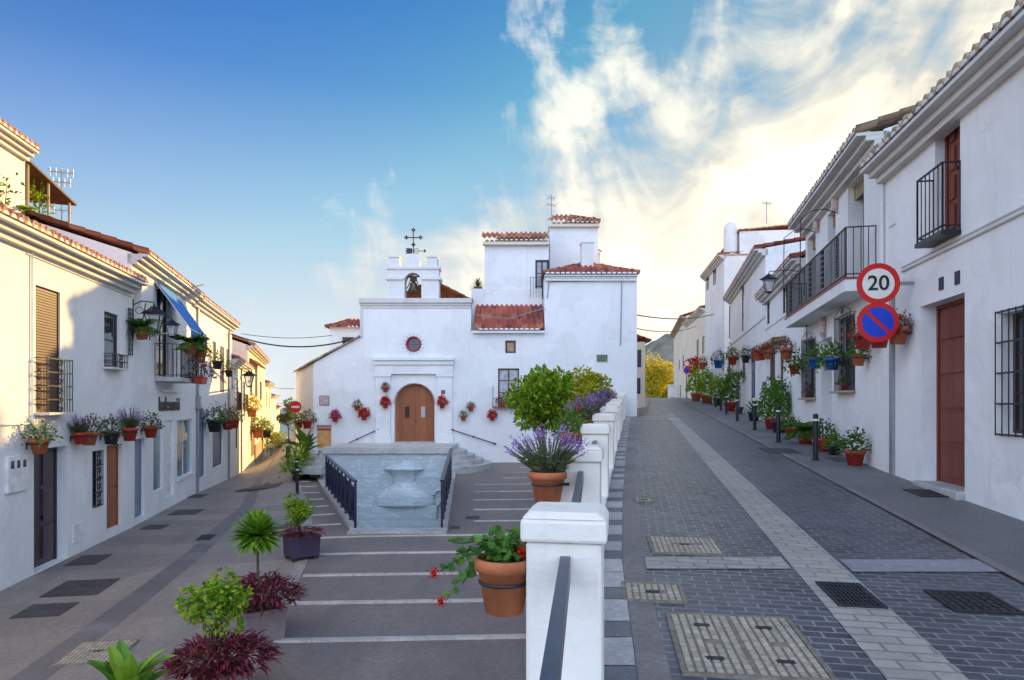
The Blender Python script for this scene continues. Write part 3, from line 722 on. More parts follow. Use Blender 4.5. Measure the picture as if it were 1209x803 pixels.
mb.tube([(-3.95 + 1.0 * i / 10, 28.53, -3.6 - .8 * math.sin(math.pi * i / 11) ** .8) for i in range(11)], .06, 8); build('scroll_relief', rel(mb, O2), MARBLE, ft, smooth=True)
def pit_rail(label, f, off, y0, y1):
    r = thing('fountain_railing', label, 'railing', (f(y0) + off, y0, low(f(y0), y0) + .09), 0, 'railings round the sunken fountain'); O = r.location
    g = lambda y, h: Vector((f(y) + off, y, low(f(y0), y0) + .09 + h)) - O + Vector((0, 0, (low(f(y), y) - low(f(y0), y0))))
    mb = MB(); mb.bar(g(y0, 1.16), g(y1, 1.16), .10, .045); build('top_rail', mb, BLUEIRON, r)
    mb = MB(); mb.bar(g(y0, .12), g(y1, .12), .03, .03); mb.bar(g(y0, .98), g(y1, .98), .03, .03); build('cross_rail', mb, BLUEIRON, r)
    n = int((y1 - y0) / .105)
    mbb = MB()
    for i in range(n + 1):
        y = y0 + (y1 - y0) * i / n
        if i % 10 == 0: mbp = MB(); mbp.bar(g(y, 0), g(y, 1.15), .055, .055); build('rail_post', mbp, BLUEIRON, r)
        elif i % 10 in (1, 9): mbb.tube([g(y, .12), g(y, .98)], .013, 6)
        else:
            mbb.tube([g(y, .12), g(y, .98)], .017, 6)
            if i % 2: mbb.ball(g(y, .55), .033, 8)
    for i in range(0, n - 4, 10):
        y = y0 + (y1 - y0) * (i + 5) / n
        c = g(y, .55); mbb.tube([c + Vector((0, .13 * math.cos(t), .26 * math.sin(t))) for t in [2 * math.pi * k / 14 for k in range(15)]], .016, 6)
        mbb.bar(g(y, .12), g(y, .98), .03, .16)
    build('baluster_row', mbb, BLUEIRON, r)
pit_rail('dark blue iron railing with flat bars along the left side of the fountain', pitl, -.14, 16.95, 25.6)
pit_rail('dark blue iron railing seen end-on along the right side of the fountain', pitr, .14, 16.95, 25.6)

# ---------------------------------------------------------------- houses along the lower street (left)
FA = Front((-7.1 - .167 * 6, 6), (-10.106, 18.0))
FB = Front((-10.11, 18.004), (-11.9, 25.2))
FC = Front((-11.9, 25.204), (-14.18, 34.3))
FD = Front((-14.18, 34.304), (-17.0, 43.6))
FE = Front((-17.0, 43.604), (-22.05, 60.5))
FF = Front((-22.05, 60.504), (-24.9, 70))
FG = Front((-24.9, 70.004), (-28.2, 81)); FH = Front((-28.2, 81.004), (-31.2, 91))

A = House('terraced_house', 'white two-storey house nearest on the left, with brown roller shutter and clay eaves', FA, -3.42)
a1 = A.hole((42, 336), (42, 487), 0.09, to=71); a2 = A.hole((123, 367), (123, 433), 0.1, to=140); a3 = A.hole((40, 531), (79.6, 659), 0.3)
a4 = A.hole((109, 533), (109, 600), .18, to=120); a5 = A.hole((126, 526), (127, 627), 0.2, to=144.7)
A.body(3.25, 7, WHITE, sl=.28); A.roof(3.25, over=.42, depth=3.2, sl=.28, trim=TRIM)
A.shutter(a1); A.grille(dict(a1, z1=a1['z0'] + 1.05), .22, .11, 4, scroll=True); A.sill(a1, TRIM, .28)
A.window(a2, 1, 2, WOODD); A.shutter(dict(a2, z0=a2['z0'] + .7, dep=.12)); A.grille(dict(a2, z1=a2['z0'] + .3), .2, .10, 2, scroll=True); A.sill(a2, TRIM, .22)
d = A.door(a3, plain('dark_plum_paint', (.05, .03, .04), .35), 2, 3)
A.window(a4, 2, 3, IRON); A.grille(a4, .03, .09, 4, scroll=True, ext=.0); A.door(a5, WOODC, 1, 4)
def wallbox(h, name, px0, py0, px1, py1, q, mat, bev=.006, y0=0.0):
    u0, z1 = h.f.uz(px0, py0); u1, _ = h.f.uz(px1, py0); _, z0 = h.f.uz(px0, py1)
    mb = MB(); mb.box(min(u0, u1), max(u0, u1), -q, y0, z0, z1); return h.part(name, mb, mat, bevel=bev), (min(u0, u1), max(u0, u1), z0, z1)
mo, (u0, u1, z0, z1) = wallbox(A, 'meter_cabinet', 5, 540, 29, 583, .07, WHITEM)
for k in range(3): mb = MB(); mb.box(u0 + .08 + k * (u1 - u0) * .3, u0 + .08 + k * (u1 - u0) * .3 + .1, -.075, -.0705, z1 - .22, z1 - .08); A.part('meter_window', mb, GLASS, mo)
wallbox(A, 'vent_cover', 85, 620, 97, 643, .02, WHITEM)
mb = MB(); u, z = FA.uz(40, 285); u2, zz = FA.uz(40, 500); mb.tube([(u - .12, -.03, 3.0), (u - .12, -.03, zz)], .02, 6); mb.tube([(0.5, -.03, zz), (u - .1, -.03, zz)], .016, 6); mb.tube([(u - .3, -.025, 2.88), (FA.L, -.025, 2.86)], .012, 5); A.part('cable_run', mb, WHITE2)
mb = MB(); mb.box(u - .18, u - .02, -.09, 0, zz - .1, zz + .12); A.part('junction_box', mb, WHITEM)

B = House('terraced_house', 'white two-storey house with blue awning over its balcony and shop below', FB, -3.48)
b1 = B.hole((157.5, 336), (157.5, 368), .35, to=167); b2 = B.hole((185, 334), (185, 443), 0.12, to=198.5)
b3 = B.hole((159, 519), (160, 613), 0.13, to=170); b4 = B.hole((181, 499), (181, 582), 0.1, to=192); b5 = B.hole((194.5, 497), (195, 589), 0.12, to=205); b6 = B.hole((209, 496), (209.5, 566), 0.12, to=227)
B.body(4.05, 8, WHITE, sl=.3); B.roof(4.05, over=.42, depth=6, sl=.3, mat=TILE, trim=TRIM)
B.window(b1, 1, 1, WOODD); B.window(b2, 2, 3, WOODD); B.window(b3, 1, 1, plain('grey_blue_door', (.16, .19, .27), .4), plain('grey_blue_panel', (.19, .22, .31), .4)); B.window(b4, 1, 1, WHITEM, GLASST, .04, 'shop_window')
B.shutter(b5, WHITEM, pitch=.1); B.window(b6, 2, 1, WHITEM, GLASST, .04, 'shop_window'); B.sill(b6)
ua = FB.uz(185, 440)[0] - .25; B.balcony(ua, ua + 2.3, FB.uz(187, 444, .3)[1], .75, .12, 1.0, .12, STONE)
# blue awning: cloth, front bar and arms
PQ, PD = .95, 1.40; z = 3.68; x0, x1 = ua + .0, ua + 2.5
mb = MB(); n = 8
for i in range(n): mb.hexa([(x0, -.05 - PQ * i / n, z - PD * i / n - .008), (x1, -.05 - PQ * i / n, z - PD * i / n - .008), (x1, -.05 - PQ * (i + 1) / n, z - PD * (i + 1) / n - .008), (x0, -.05 - PQ * (i + 1) / n, z - PD * (i + 1) / n - .008)] + [(x0, -.05 - PQ * i / n, z - PD * i / n), (x1, -.05 - PQ * i / n, z - PD * i / n), (x1, -.05 - PQ * (i + 1) / n, z - PD * (i + 1) / n), (x0, -.05 - PQ * (i + 1) / n, z - PD * (i + 1) / n)])
k = 12
for i in range(k):
    xa, xb = x0 + (x1 - x0) * i / k, x0 + (x1 - x0) * (i + 1) / k; mb.prism([(xa, z - PD - .005), (xb, z - PD - .005), (xb, z - PD - .2), ((xa + xb) / 2, z - PD - .26), (xa, z - PD - .2)], -PQ - .055, -PQ - .047)
aw = B.part('awning', mb, AWN)
mb = MB(); mb.tube([(x0 - .05, -PQ - .05, z - PD - .01), (x1 + .05, -PQ - .05, z - PD - .01)], .022, 8)
for x in (x0, x1): mb.tube([(x, -PQ - .05, z - PD - .01), (x, 0, z - PD - .2)], .016, 6); mb.tube([(x, 0, z + .02), (x, -PQ - .03, z - PD + .02)], .012, 6)
B.part('awning_frame', mb, WHITEM, aw)
# shop lettering, dark letters fixed on the wall
def text_mesh(s, size, ext, mat, name, parent, loc, rot):
    cu = bpy.data.curves.new(name, 'FONT'); cu.body = s; cu.size = size; cu.extrude = ext; cu.align_x = 'CENTER'; cu.align_y = 'CENTER'; cu.offset = .004
    o = bpy.data.objects.new(name + '_tmp', cu); COL.objects.link(o); bpy.context.view_layer.update()
    me = bpy.data.meshes.new_from_object(o.evaluated_get(bpy.context.evaluated_depsgraph_get())); bpy.data.objects.remove(o)
    me.materials.clear(); me.materials.append(mat); q = bpy.data.objects.new(name, me); COL.objects.link(q); q.parent = parent; q.location = loc; q.rotation_euler = rot; return q
ut, zt = FB.uz(199.5, 478)
sg = thing('shop_sign', 'dark lowercase shop lettering fixed to the white wall under the balcony', 'sign', FB.w(ut, .03, zt), FB.ang)
lt = text_mesh('hademurid', .62, .012, SBLACK, 'lettering', sg, (0, 0, 0), (R(90), 0, 0)); lt.scale = (1.0, 1.0, 1)
mb = MB(); mb.box(-1.1, 1.1, -.06, .0, .42, .47); build('sign_lamp', mb, WHITEM, sg)

C = House('terraced_house', 'white house with arched doorway and blue-grey upper shutters beyond the shop', FC, -3.85)
c0 = C.hole((232, 481), (232, 567), 0.14, True, 1.0, to=243); c1 = C.hole((251, 504), (251, 553), 0.12, to=262.7); c3 = C.hole((259.6, 408), (259.6, 463), 0.07, to=264.6); c4 = C.hole((267, 412), (267, 440), 0.07, to=270); c5 = C.hole((251, 402), (251, 431), 0.07, to=255); c6 = C.hole((241, 394), (241, 420), 0.07, to=244.6); c7 = C.hole((231, 394), (231, 428), 0.07, to=235)
C.body(4.0, 8, WHITE, sl=.22); C.roof(4.0, over=.42, depth=4.2, sl=.22, trim=TRIM, mat=TILE)
C.window(c0, 1, 1, plain('slate_blue_door', (.10, .14, .24), .4), plain('slate_blue_panel', (.13, .17, .28), .45), .09, 'door'); C.window(c1, 1, 1, WOODD, plain('deep_blue_panel', (.08, .12, .22), .45), name='door')
SHB = plain('blue_grey_shutter', (.07, .08, .15), .5)
for h in (c3, c4): C.shutter(h, SHB)
for h in (c5, c6, c7): C.window(h, 1, 2, WOODD)
mb = MB(); u = FC.uz(230, 400)[0]; mb.tube([(u + .25, -.06, 3.7), (u + .25, -.06, -3.4)], .05, 8); mb.box(u + .1, u + .42, -.15, 0, -.15, .35); C.part('downpipe', mb, GREYM)
mb = MB(); u = FC.uz(269, 510)[0]; mb.tube([(u, -.06, 3.6), (u, -.06, -3.7)], .05, 8); C.part('downpipe', mb, GREYM)
# taller storey set back behind that house
FC2 = Front((-15.9, 31), (-19.5, 43)); C2 = House('terraced_house', 'greyish upper house set back behind the arched-door house, tiled verge against the sky', FC2, -3.9)
C2.body(5.1, 9, WHITE2, sl=.35); C2.roof(5.1, over=.45, depth=6, sl=.35, trim=TRIM)
mb = MB(); mb.box(-.1, .35, 3.6, 4.2, 5.9, 7.0); C2.part('chimney', mb, WHITE2)

D = House('terraced_house', 'white house with low shed roof, maroon shutters and a wall lantern', FD, -4.1)
d1 = D.hole((277, 446), (277, 484), 0.07, to=281); d2 = D.hole((286.3, 450), (286.3, 484), 0.07, to=289.5); d3 = D.hole((278.3, 500), (278.3, 530), 0.07, to=280)
D.body(2.35, 6, WHITE, sl=.3); D.roof(2.35, over=.35, depth=4, trim=TRIM)
for h in (d1, d2): D.window(h, 1, 3, MAROON); D.grille(dict(h, z1=h['z0'] + .9), .18, .12, 1)
D.window(d3, 1, 2, WOODD)
mb = MB(); u = FD.uz(284, 500)[0]; mb.tube([(u, -.06, 2.2), (u, -.06, -4.0)], .05, 8); D.part('downpipe', mb, GREYM)
E = House('terraced_house', 'tall sunlit cream house with dark shuttered windows and rubble stone base', FE, -5.0)
ew = [E.hole((294.8, 432), (294.8, 467), .07, to=298), E.hole((301, 436), (301, 468), .07, to=304), E.hole((306.5, 450), (306.5, 472), .07, to=309), E.hole((296.5, 490), (296.5, 540), .07, to=300), E.hole((303, 500), (303, 520), .07, to=305), E.hole((308.5, 502), (308.5, 536), .07, to=310.5)]
E.body(3.85, 8, CREAM, sl=.35); E.roof(3.85, over=.45, depth=5, sl=.35, trim=TRIM)
for h in ew[:3] + ew[4:5]: E.window(h, 2, 3, WOODD)
E.door(ew[3], WOODB); E.door(ew[5], WOODD)
mb = MB(); u = ew[0]['u0']; tile_sheet(mb, u - .4, ew[1]['u1'] + .3, -.55, 0, ew[0]['z1'] + .2, .5); E.part('window_canopy', mb, TILE)
mb = MB(); mb.box(ew[3]['u1'] + .1, ew[4]['u1'] + 3, -.10, 0, -4.9, -2.9); E.part('stone_base', mb, STONEC, bevel=.03)
for (nm, lab, fr, H, mt, wl) in (('F', 'narrow sunlit cream house, second lit house down the lower street', FF, 2.0, CREAM, [(314.5, 462, 480), (317.5, 464, 482), (315.5, 508, 535)]),
                                 ('G', 'sunlit house with low eaves further down the lower street', FG, .95, WHITE2, [(321, 474, 492), (323.5, 476, 490), (322, 508, 530)]),
                                 ('H', 'farthest small sunlit house at the foot of the lower street', FH, -.3, CREAM, [(327, 490, 503), (329, 510, 528)])):
    h = House('terraced_house', lab, fr, zs(fr.o.y + fr.L) - .2); hs = [h.hole((px, p0), (px, p1), .07) for px, p0, p1 in wl]
    for q in hs: q['u1'] = q['u0'] + 1.1
    h.body(H, 7, mt); h.roof(H, over=.4, depth=4, trim=TRIM)
    for q in hs: h.window(q, 2, 3, WOODD)
# roof terrace house above the first one
FL = Front((-9.6 - .167 * 9, 9), (-9.6 - .167 * 17.4, 17.4)); L0 = House('terrace_house', 'sunlit upper storey with roof terrace behind the first house', FL, 2.6)
L0.body(6.55, 5, WHITE2); L0.roof(6.55, over=.35, depth=3.5, trim=TRIM)
mb = MB(); mb.box(8.52, 11.6, -.1, 3.5, 2.62, 4.3); L0.part('terrace_parapet', mb, CREAM)
mb = MB(); mb.hexa([(8.55, -.05, 6.30), (11.25, -.05, 5.90), (11.25, 2.4, 6.0), (8.55, 2.4, 6.42), (8.55, -.05, 6.36), (11.25, -.05, 5.96), (11.25, 2.4, 6.06), (8.55, 2.4, 6.48)]); cn = L0.part('terrace_canopy', mb, plain('brown_canopy_board', (.10, .075, .05), .8, bm=.3))
mb = MB()
for x, z in ((8.75, 6.27), (9.8, 6.11), (11.0, 5.93)): mb.tube([(x, .05, 4.28), (x, .05, z)], .035, 8)
mb.tube([(8.7, .05, 4.75), (11.0, .05, 4.75)], .02, 6); L0.part('canopy_post', mb, WOODL, cn)
mb = MB(); mb.box(8.6, 11.2, 2.2, 2.26, 4.3, 5.95); L0.part('terrace_back_wall', mb, plain('terrace_shade_cloth', (.09, .07, .05), .9))

# ---------------------------------------------------------------- church (front at Y = 32)
FCh = Front((-9.38, 32), (-1.95, 32)); K = .04
cx = lambda px: (px - CX) * K + 9.38
cz = lambda py: (HY - py) * K
ch = House('church', 'small white church with bell gable, arched wooden door and round window', FCh, -3.3, 'church')
u1 = cx(425); dr = dict(u0=cx(466), u1=cx(513), z0=-1.79, z1=cz(453), dep=.28, arch=True, flat=1); 
mb = MB(); ro = dict(u0=cx(480.5), u1=cx(496), z0=cz(414), z1=cz(398.5), dep=.2)
def round_hole(mb, h, n=28, y=0.0):
    m = (h['u0'] + h['u1']) / 2; zc = (h['z0'] + h['z1']) / 2; r = (h['u1'] - h['u0']) / 2; rz = (h['z1'] - h['z0']) / 2
    for i in range(n):
        t0, t1 = 2 * math.pi * i / n, 2 * math.pi * (i + 1) / n; P0 = (m + r * math.cos(t0), y, zc + r * math.sin(t0)); P1 = (m + r * math.cos(t1), y, zc + r * math.sin(t1))
        def sq(t):
            c, s_ = math.cos(t), math.sin(t); k = 1 / max(abs(c), abs(s_)); return (m + r * c * k, y, zc + rz * s_ * k)
        mb.quad(P0, P1, sq(t1), sq(t0)); mb.quad(P0, P1, (P1[0], y + h['dep'], P1[2]), (P0[0], y + h['dep'], P0[2]))
wall_panel(mb, u1, cx(556), -3.3, cz(355), [dr, dict(ro, dep=.001)]); round_hole(mb, ro)
mb.add([(0, 0, -3.3), (u1, 0, -3.3), (u1, 0, cz(398)), (0, 0, cz(429))], [(0, 1, 2, 3)])
mb.quad((u1, 0, cz(398)), (u1, 0, cz(355)), (u1, .5, cz(355)), (u1, .5, cz(398)))
mb.quad((u1, .5, cz(440)), (cx(556), .5, cz(440)), (cx(556), .5, cz(355)), (u1, .5, cz(355))); mb.quad((u1, 0, cz(355)), (cx(556), 0, cz(355)), (cx(556), .5, cz(355)), (u1, .5, cz(355)))
sidex, sidey = -3.75, 9.2      # far end of the side wall that runs down the lower street
mb.quad((0, 0, -3.6), (sidex, sidey, -4.2), (sidex, sidey, 1.95), (0, 0, cz(429))); mb.quad((sidex, sidey, -4.2), (8, sidey, -4.2), (8, sidey, 1.95), (sidex, sidey, 1.95))
mb.quad((0, 0, cz(429)), (sidex, sidey, 1.95), (2.5, sidey, 3.5), (u1, .0, cz(398))); ch.part('wall', mb, WHITE)
mb = MB(); n = 12
for i in range(n):   # tile verge down the left slope
    t0, t1 = i / n, (i + 1) / n
    p = lambda t, e, dz: (u1 + (0 - u1) * t - .15 * t, e, cz(398) + (cz(429) - cz(398)) * t + dz)
    mb.hexa([p(t0, -.12, .0), p(t1, -.12, .0), p(t1, .5, .0), p(t0, .5, .0), p(t0, -.12, .09), p(t1, -.12, .06), p(t1, .5, .06), p(t0, .5, .09)])
for i in range(16):
    t0, t1 = i / 16, (i + 1) / 16; q = lambda t, e, dz: (e + sidex * t - .18, sidey * t, cz(429) + (1.95 - cz(429)) * t + dz)
    mb.hexa([q(t0, 0, .0), q(t0, .5, .15), q(t1, .5, .15), q(t1, 0, .0), q(t0, 0, .09), q(t0, .5, .24), q(t1, .5, .21), q(t1, 0, .06)])
ch.part('aisle_roof', mb, TILEG)
mb = MB(); tile_sheet(mb, 1.0, 10.5, 0, 2.0, 5.1, .5, xf=lambda x, y, z: (7.48 - y, x, z)); tile_sheet(mb, 1.0, 10.5, 0, 3.1, 4.55, .5, xf=lambda x, y, z: (2.38 + y, x, z)); mb.tube([(5.48, .9, 6.15), (5.48, 10.5, 6.15)], .11, 8)
ch.part('roof', mb, TILE)
mb = MB(); mb.box(cx(424), cx(557), -.14, .55, cz(358), cz(352.5)); mb.box(cx(424.6), cx(556.4), -.07, .5, cz(361), cz(358.1)); mb.box(cx(425.2), cx(428), -.045, -.001, cz(398), cz(361.1)); mb.box(cx(428.1), cx(556), -.035, -.001, cz(364), cz(361.2)); ch.part('cornice', mb, TRIM, bevel=.012)
# portal
mb = MB(); mb.box(cx(444), cx(461), -.12, -.001, -3.2, cz(442)); mb.box(cx(516.5), cx(534), -.12, -.001, -3.2, cz(442))
for a, b in ((442.5, 462.5), (515, 535.5)): mb.box(cx(a), cx(b), -.15, -.001, -3.2, cz(513)); mb.box(cx(a), cx(b), -.16, -.001, cz(445), cz(441.9))
mb.box(cx(461.1), cx(516.4), -.06, -.001, cz(442), cz(426)); mb.box(cx(442), cx(536), -.2, -.001, cz(431), cz(426.1)); mb.box(cx(441), cx(537), -.27, -.001, cz(426), cz(422.5)); mb.box(cx(443), cx(535), -.14, -.0015, cz(441.8), cz(431.1))
mb.box(cx(461.2), cx(465.5), -.05, -.001, -1.79, cz(478)); mb.box(cx(513.5), cx(516.3), -.05, -.001, -1.79, cz(478)); ch.part('portal', mb, WHITE, bevel=.01)
mb = MB(); m_ = (dr['u0'] + dr['u1']) / 2; r = (dr['u1'] - dr['u0']) / 2
mb.tube([(m_ - (r + .02) * math.cos(t), -.02, dr['z1'] - r + (r + .02) * math.sin(t)) for t in [math.pi * i / 24 for i in range(25)]], .03, 6); mb.box(dr['u0'], dr['u1'], -.1, .28, -1.799, -1.74); ch.part('door_surround', mb, STONE)
dd = ch.door(dr, WOODC)
for px, mt in ((480, IRON), (499, STONE)):
    mb = MB(); x = cx(px); mb.box(x - .10, x + .10, .185, .2, cz(493), cz(480)); ch.part('door_plate', mb, mt, dd, bevel=.01)
mb = MB(); m_ = (ro['u0'] + ro['u1']) / 2; zc = (ro['z0'] + ro['z1']) / 2; mb.lathe([(.001, .12), (.31, .12), (.31, .16), (.001, .16)], 28, (m_, 0, zc), 'y'); rw = ch.part('round_window', mb, GLASS)
mb = MB(); mb.tube([(m_ + .33 * math.cos(t), -.015, zc + .33 * math.sin(t)) for t in [2 * math.pi * i / 28 for i in range(29)]], .045, 6)
for t in (0, math.pi / 2): mb.bar((m_ - .3 * math.cos(t), .1, zc - .3 * math.sin(t)), (m_ + .3 * math.cos(t), .1, zc + .3 * math.sin(t)), .02, .03)
ch.part('frame', mb, DKRED, rw)
mb = MB()
for i in range(16): t = 2 * math.pi * i / 16; mb.tube([(m_ + .38 * math.cos(t), -.01, zc + .38 * math.sin(t)), (m_ + .56 * math.cos(t), -.01, zc + .56 * math.sin(t))], .012, 5)
ch.part('sunburst', mb, TRIM, rw)
# bell gable
g0, g1 = cx(458), cx(518); ha = dict(u0=cx(477.5), u1=cx(497.5), z0=cz(352), z1=cz(322), dep=.7, arch=True, flat=1); mb = MB()
wall_panel(mb, g0, g1, cz(352.4), cz(315.5), [ha], -.02 + 0); wall_panel(mb, g0, g1, cz(352.4), cz(315.5), [dict(ha, dep=.0)], .68)
for x in (g0, g1): mb.quad((x, -.02, cz(352.4)), (x, .68, cz(352.4)), (x, .68, cz(315.5)), (x, -.02, cz(315.5)))
mb.box(g0 - .06, g1 + .06, -.08, .74, cz(318), cz(314.5)); 
for a, b in ((455.5, 477), (498, 520.5)): mb.box(cx(a), cx(b), -.10, .76, cz(330.5), cz(327))
for a, b in ((459.5, 471), (504.5, 516)): mb.box(cx(a), cx(b), -.0, .64, cz(314.4), cz(304)); mb.box(cx(a) - .04, cx(b) + .04, -.04, .68, cz(304), cz(302))
mb.prism([(cx(479), cz(314.4)), (cx(495), cz(314.4)), (cx(495), cz(306)), (cx(496), cz(305.5)), (cx(495), cz(303.5)), (cx(487), cz(299)), (cx(479), cz(303.5)), (cx(478), cz(305.5)), (cx(479), cz(306))], .0, .64)
ch.part('bell_gable', mb, WHITE2, bevel=.008)
bx_, bz = cx(487), cz(343); mb = MB(); mb.lathe([(.30, 0), (.27, .05), (.20, .2), (.17, .38), (.10, .46), (.04, .5)], 16, (bx_, .33, bz)); mb.tube([(bx_, .33, bz - .08), (bx_, .33, bz + .2)], .03, 6); bl = ch.part('bell', mb, plain('bronze', (.10, .075, .045), .4, .7), smooth=True)
mb = MB(); mb.box(bx_ - .16, bx_ + .16, .25, .41, bz + .5, bz + .7); mb.bar((bx_ - .13, .33, bz + .6), (bx_ - .3, .33, bz + .15), .04, .04); mb.bar((bx_ + .13, .33, bz + .6), (bx_ + .3, .33, bz + .15), .04, .04); mb.tube([(cx(478), .33, bz + .72), (cx(497), .33, bz + .72)], .03, 6); ch.part('bell_yoke', mb, WOODD, bl)
wv = thing('weathervane', 'black iron cross and arrow weathervane on the bell gable', 'weathervane', FCh.w(cx(487), -.32, cz(300)), 0); mb = MB()
mb.tube([(0, 0, -.1), (0, 0, 1.2)], .03, 6); mb.tube([(-.34, 0, .86), (.34, 0, .86)], .025, 6)
for (x, z) in ((-.34, .86), (.34, .86), (0, 1.22), (0, .52)):
    for t in range(4): mb.ball((x + .06 * math.cos(t * math.pi / 2), 0, z + .06 * math.sin(t * math.pi / 2)), .045, 8)
build('cross', mb, IRON, wv); mb = MB(); mb.tube([(-.35, 0, .22), (.5, 0, .22)], .018, 6); mb.prism([(-.40, .36), (-.05, .34), (-.05, .10), (-.40, .08), (-.30, .15), (-.40, .22), (-.30, .29)], -.012, .012); mb.prism([(.5, .32), (.62, .22), (.5, .12)], -.012, .012)
mb.tube([(.14 + .12 * math.cos(t), 0, .22 + .12 * math.sin(t)) for t in [2 * math.pi * i / 12 for i in range(13)]], .014, 5); build('vane', mb, BLUEIRON, wv)

# ---------------------------------------------------------------- house joined to the church on the right
FK = Front((-1.94, 32.0), (5.85, 32.0)); kx = lambda px: (px - CX) * K + 1.94
kh = House('corner_house', 'large white stepped house with tiled roofs and chimney joined to the church', FK, -3.2)
def rect(a, b, c, d, dep=.16): return dict(u0=kx(a), u1=kx(b), z0=cz(d), z1=cz(c), dep=dep)
k1 = rect(588, 613, 435, 478); k2 = rect(596.5, 609, 402, 417)
mb = MB(); wall_panel(mb, 0, kx(643), -3.2, cz(391), [k1, k2]); wall_panel(mb, kx(643), kx(752), -3.2, cz(324), [])
mb.quad((kx(752), 0, -3.2), (kx(752), 14, -3.2), (kx(752), 14, cz(324)), (kx(752), 0, cz(324))); mb.quad((kx(643), 0, cz(391)), (kx(643), 8, cz(391)), (kx(643), 8, cz(324)), (kx(643), 0, cz(324)))
mb.quad((kx(643), 8, cz(391)), (kx(752), 8, cz(391)), (kx(752), 8, cz(324)), (kx(643), 8, cz(324)))
mb.quad((0, 0, cz(391)), (0, 0, -3.2), (0, 6, -3.2), (0, 6, cz(391))); mb.quad((0, .0, cz(391)), (kx(643), .0, cz(391)), (kx(643), 4, cz(391)), (0, 4, cz(391)))
kh.part('wall', mb, WHITE)
kh.window(k1, 2, 3, MAROON, GLASSL, .07); kh.window(k2, 1, 1, MAROON, plain('ochre_glass', (.35, .22, .10), .15), .09)
mb = MB(); mb.box(k1['u0'] - .25, k1['u1'] + .1, -.30, -.04, k1['z0'] - .12, k1['z0'] - .09)
for i in range(10): x = k1['u0'] - .24 + (k1['u1'] - k1['u0'] + .33) * i / 9; mb.tube([(x, -.29, k1['z0'] - .1), (x, -.29, k1['z0'] + .3)], .009, 5)
mb.tube([(k1['u0'] - .24, -.29, k1['z0'] + .3), (k1['u1'] + .1, -.29, k1['z0'] + .3)], .012, 5); mb.tube([(k1['u0'] - .24, -.29, k1['z0'] - .1), (k1['u0'] - .24, -.02, k1['z0'] + .9), (k1['u0'] - .24, -.02, k1['z0'] - .1)], .009, 5); kh.part('window_basket', mb, IRON)
mb = MB(); tile_sheet(mb, kx(560), kx(642), -.25, 1.35, cz(388), .82, wl=.24); r1 = kh.part('roof', mb, TILER)
mb = MB(); plugs(mb, kx(560), kx(642), -.262, cz(390), r=.1); mb.box(kx(558), kx(643) - .002, -.2, -.001, cz(393.5), cz(391)); kh.part('cornice', mb, WHITE, r1)
# set-back upper block with dark window
zb1 = 34 / 32 * K; f2 = lambda px, Y=33.4: (px - CX) / F * Y + 1.94
g2 = lambda py, Y=33.4: (HY - py) / F * Y
k3 = dict(u0=f2(632), u1=f2(648), z0=g2(353), z1=g2(307), dep=.15); mb = MB(); wall_panel(mb, f2(572), f2(648), cz(391), g2(285), [k3], 1.4)
mb.quad((f2(572), 1.4, cz(391)), (f2(572), 6, cz(391)), (f2(572), 6, g2(285)), (f2(572), 1.4, g2(285))); mb.quad((f2(572), 1.4, g2(285)), (f2(648), 1.4, g2(285)), (f2(648), 6, g2(285)), (f2(572), 6, g2(285)))
mb.box(f2(556.5), f2(571.9), 1.36, 4, cz(391), g2(341)); mb.box(f2(572), f2(640), 1.34, 1.4 - .001, cz(391), g2(341)); mb.quad((f2(648), 1.4, cz(391)), (f2(648), 6, cz(391)), (f2(648), 6, g2(285)), (f2(648), 1.4, g2(285))); kh.part('upper_wall', mb, WHITE)
k3['dep'] += 1.4; kh.window(k3, 2, 3, plain('dark_blue_frame', (.015, .02, .07), .4), GLASSL, .09)
mb = MB(); zz = k3['z0']; mb.tube([(k3['u0'] - .25, 1.05, zz), (k3['u0'] - .25, 1.05, zz + 1.0), (k3['u0'] - .25, 1.4, zz + 1.0)], .012, 5)
for i in range(6): mb.tube([(k3['u0'] - .25 + i * .14, 1.05, zz), (k3['u0'] - .25 + i * .14, 1.05, zz + 1.0)], .009, 5)
mb.tube([(k3['u0'] - .25, 1.05, zz + 1), (k3['u0'] + .45, 1.05, zz + 1)], .012, 5); kh.part('window_grille', mb, IRON)
mb = MB(); tile_sheet(mb, f2(569), f2(648), 1.1, 2.3, g2(284) + .1, .42); ru = kh.part('roof', mb, TILE); mb = MB(); plugs(mb, f2(569), f2(648), 1.09, g2(285.5)); mb.box(f2(570), f2(648), 1.16, 1.5, g2(290), g2(286.6)); kh.part('cornice', mb, CREAM, ru)
mb = MB(); mb.box(f2(596), f2(646), 2.2, 6, g2(284), g2(273)); mb.prism([(f2(584), g2(280)), (f2(590), g2(271)), (f2(595), g2(268)), (f2(600), g2(275)), (f2(600), g2(281))], 2.0, 2.5); kh.part('parapet', mb, WHITE2)
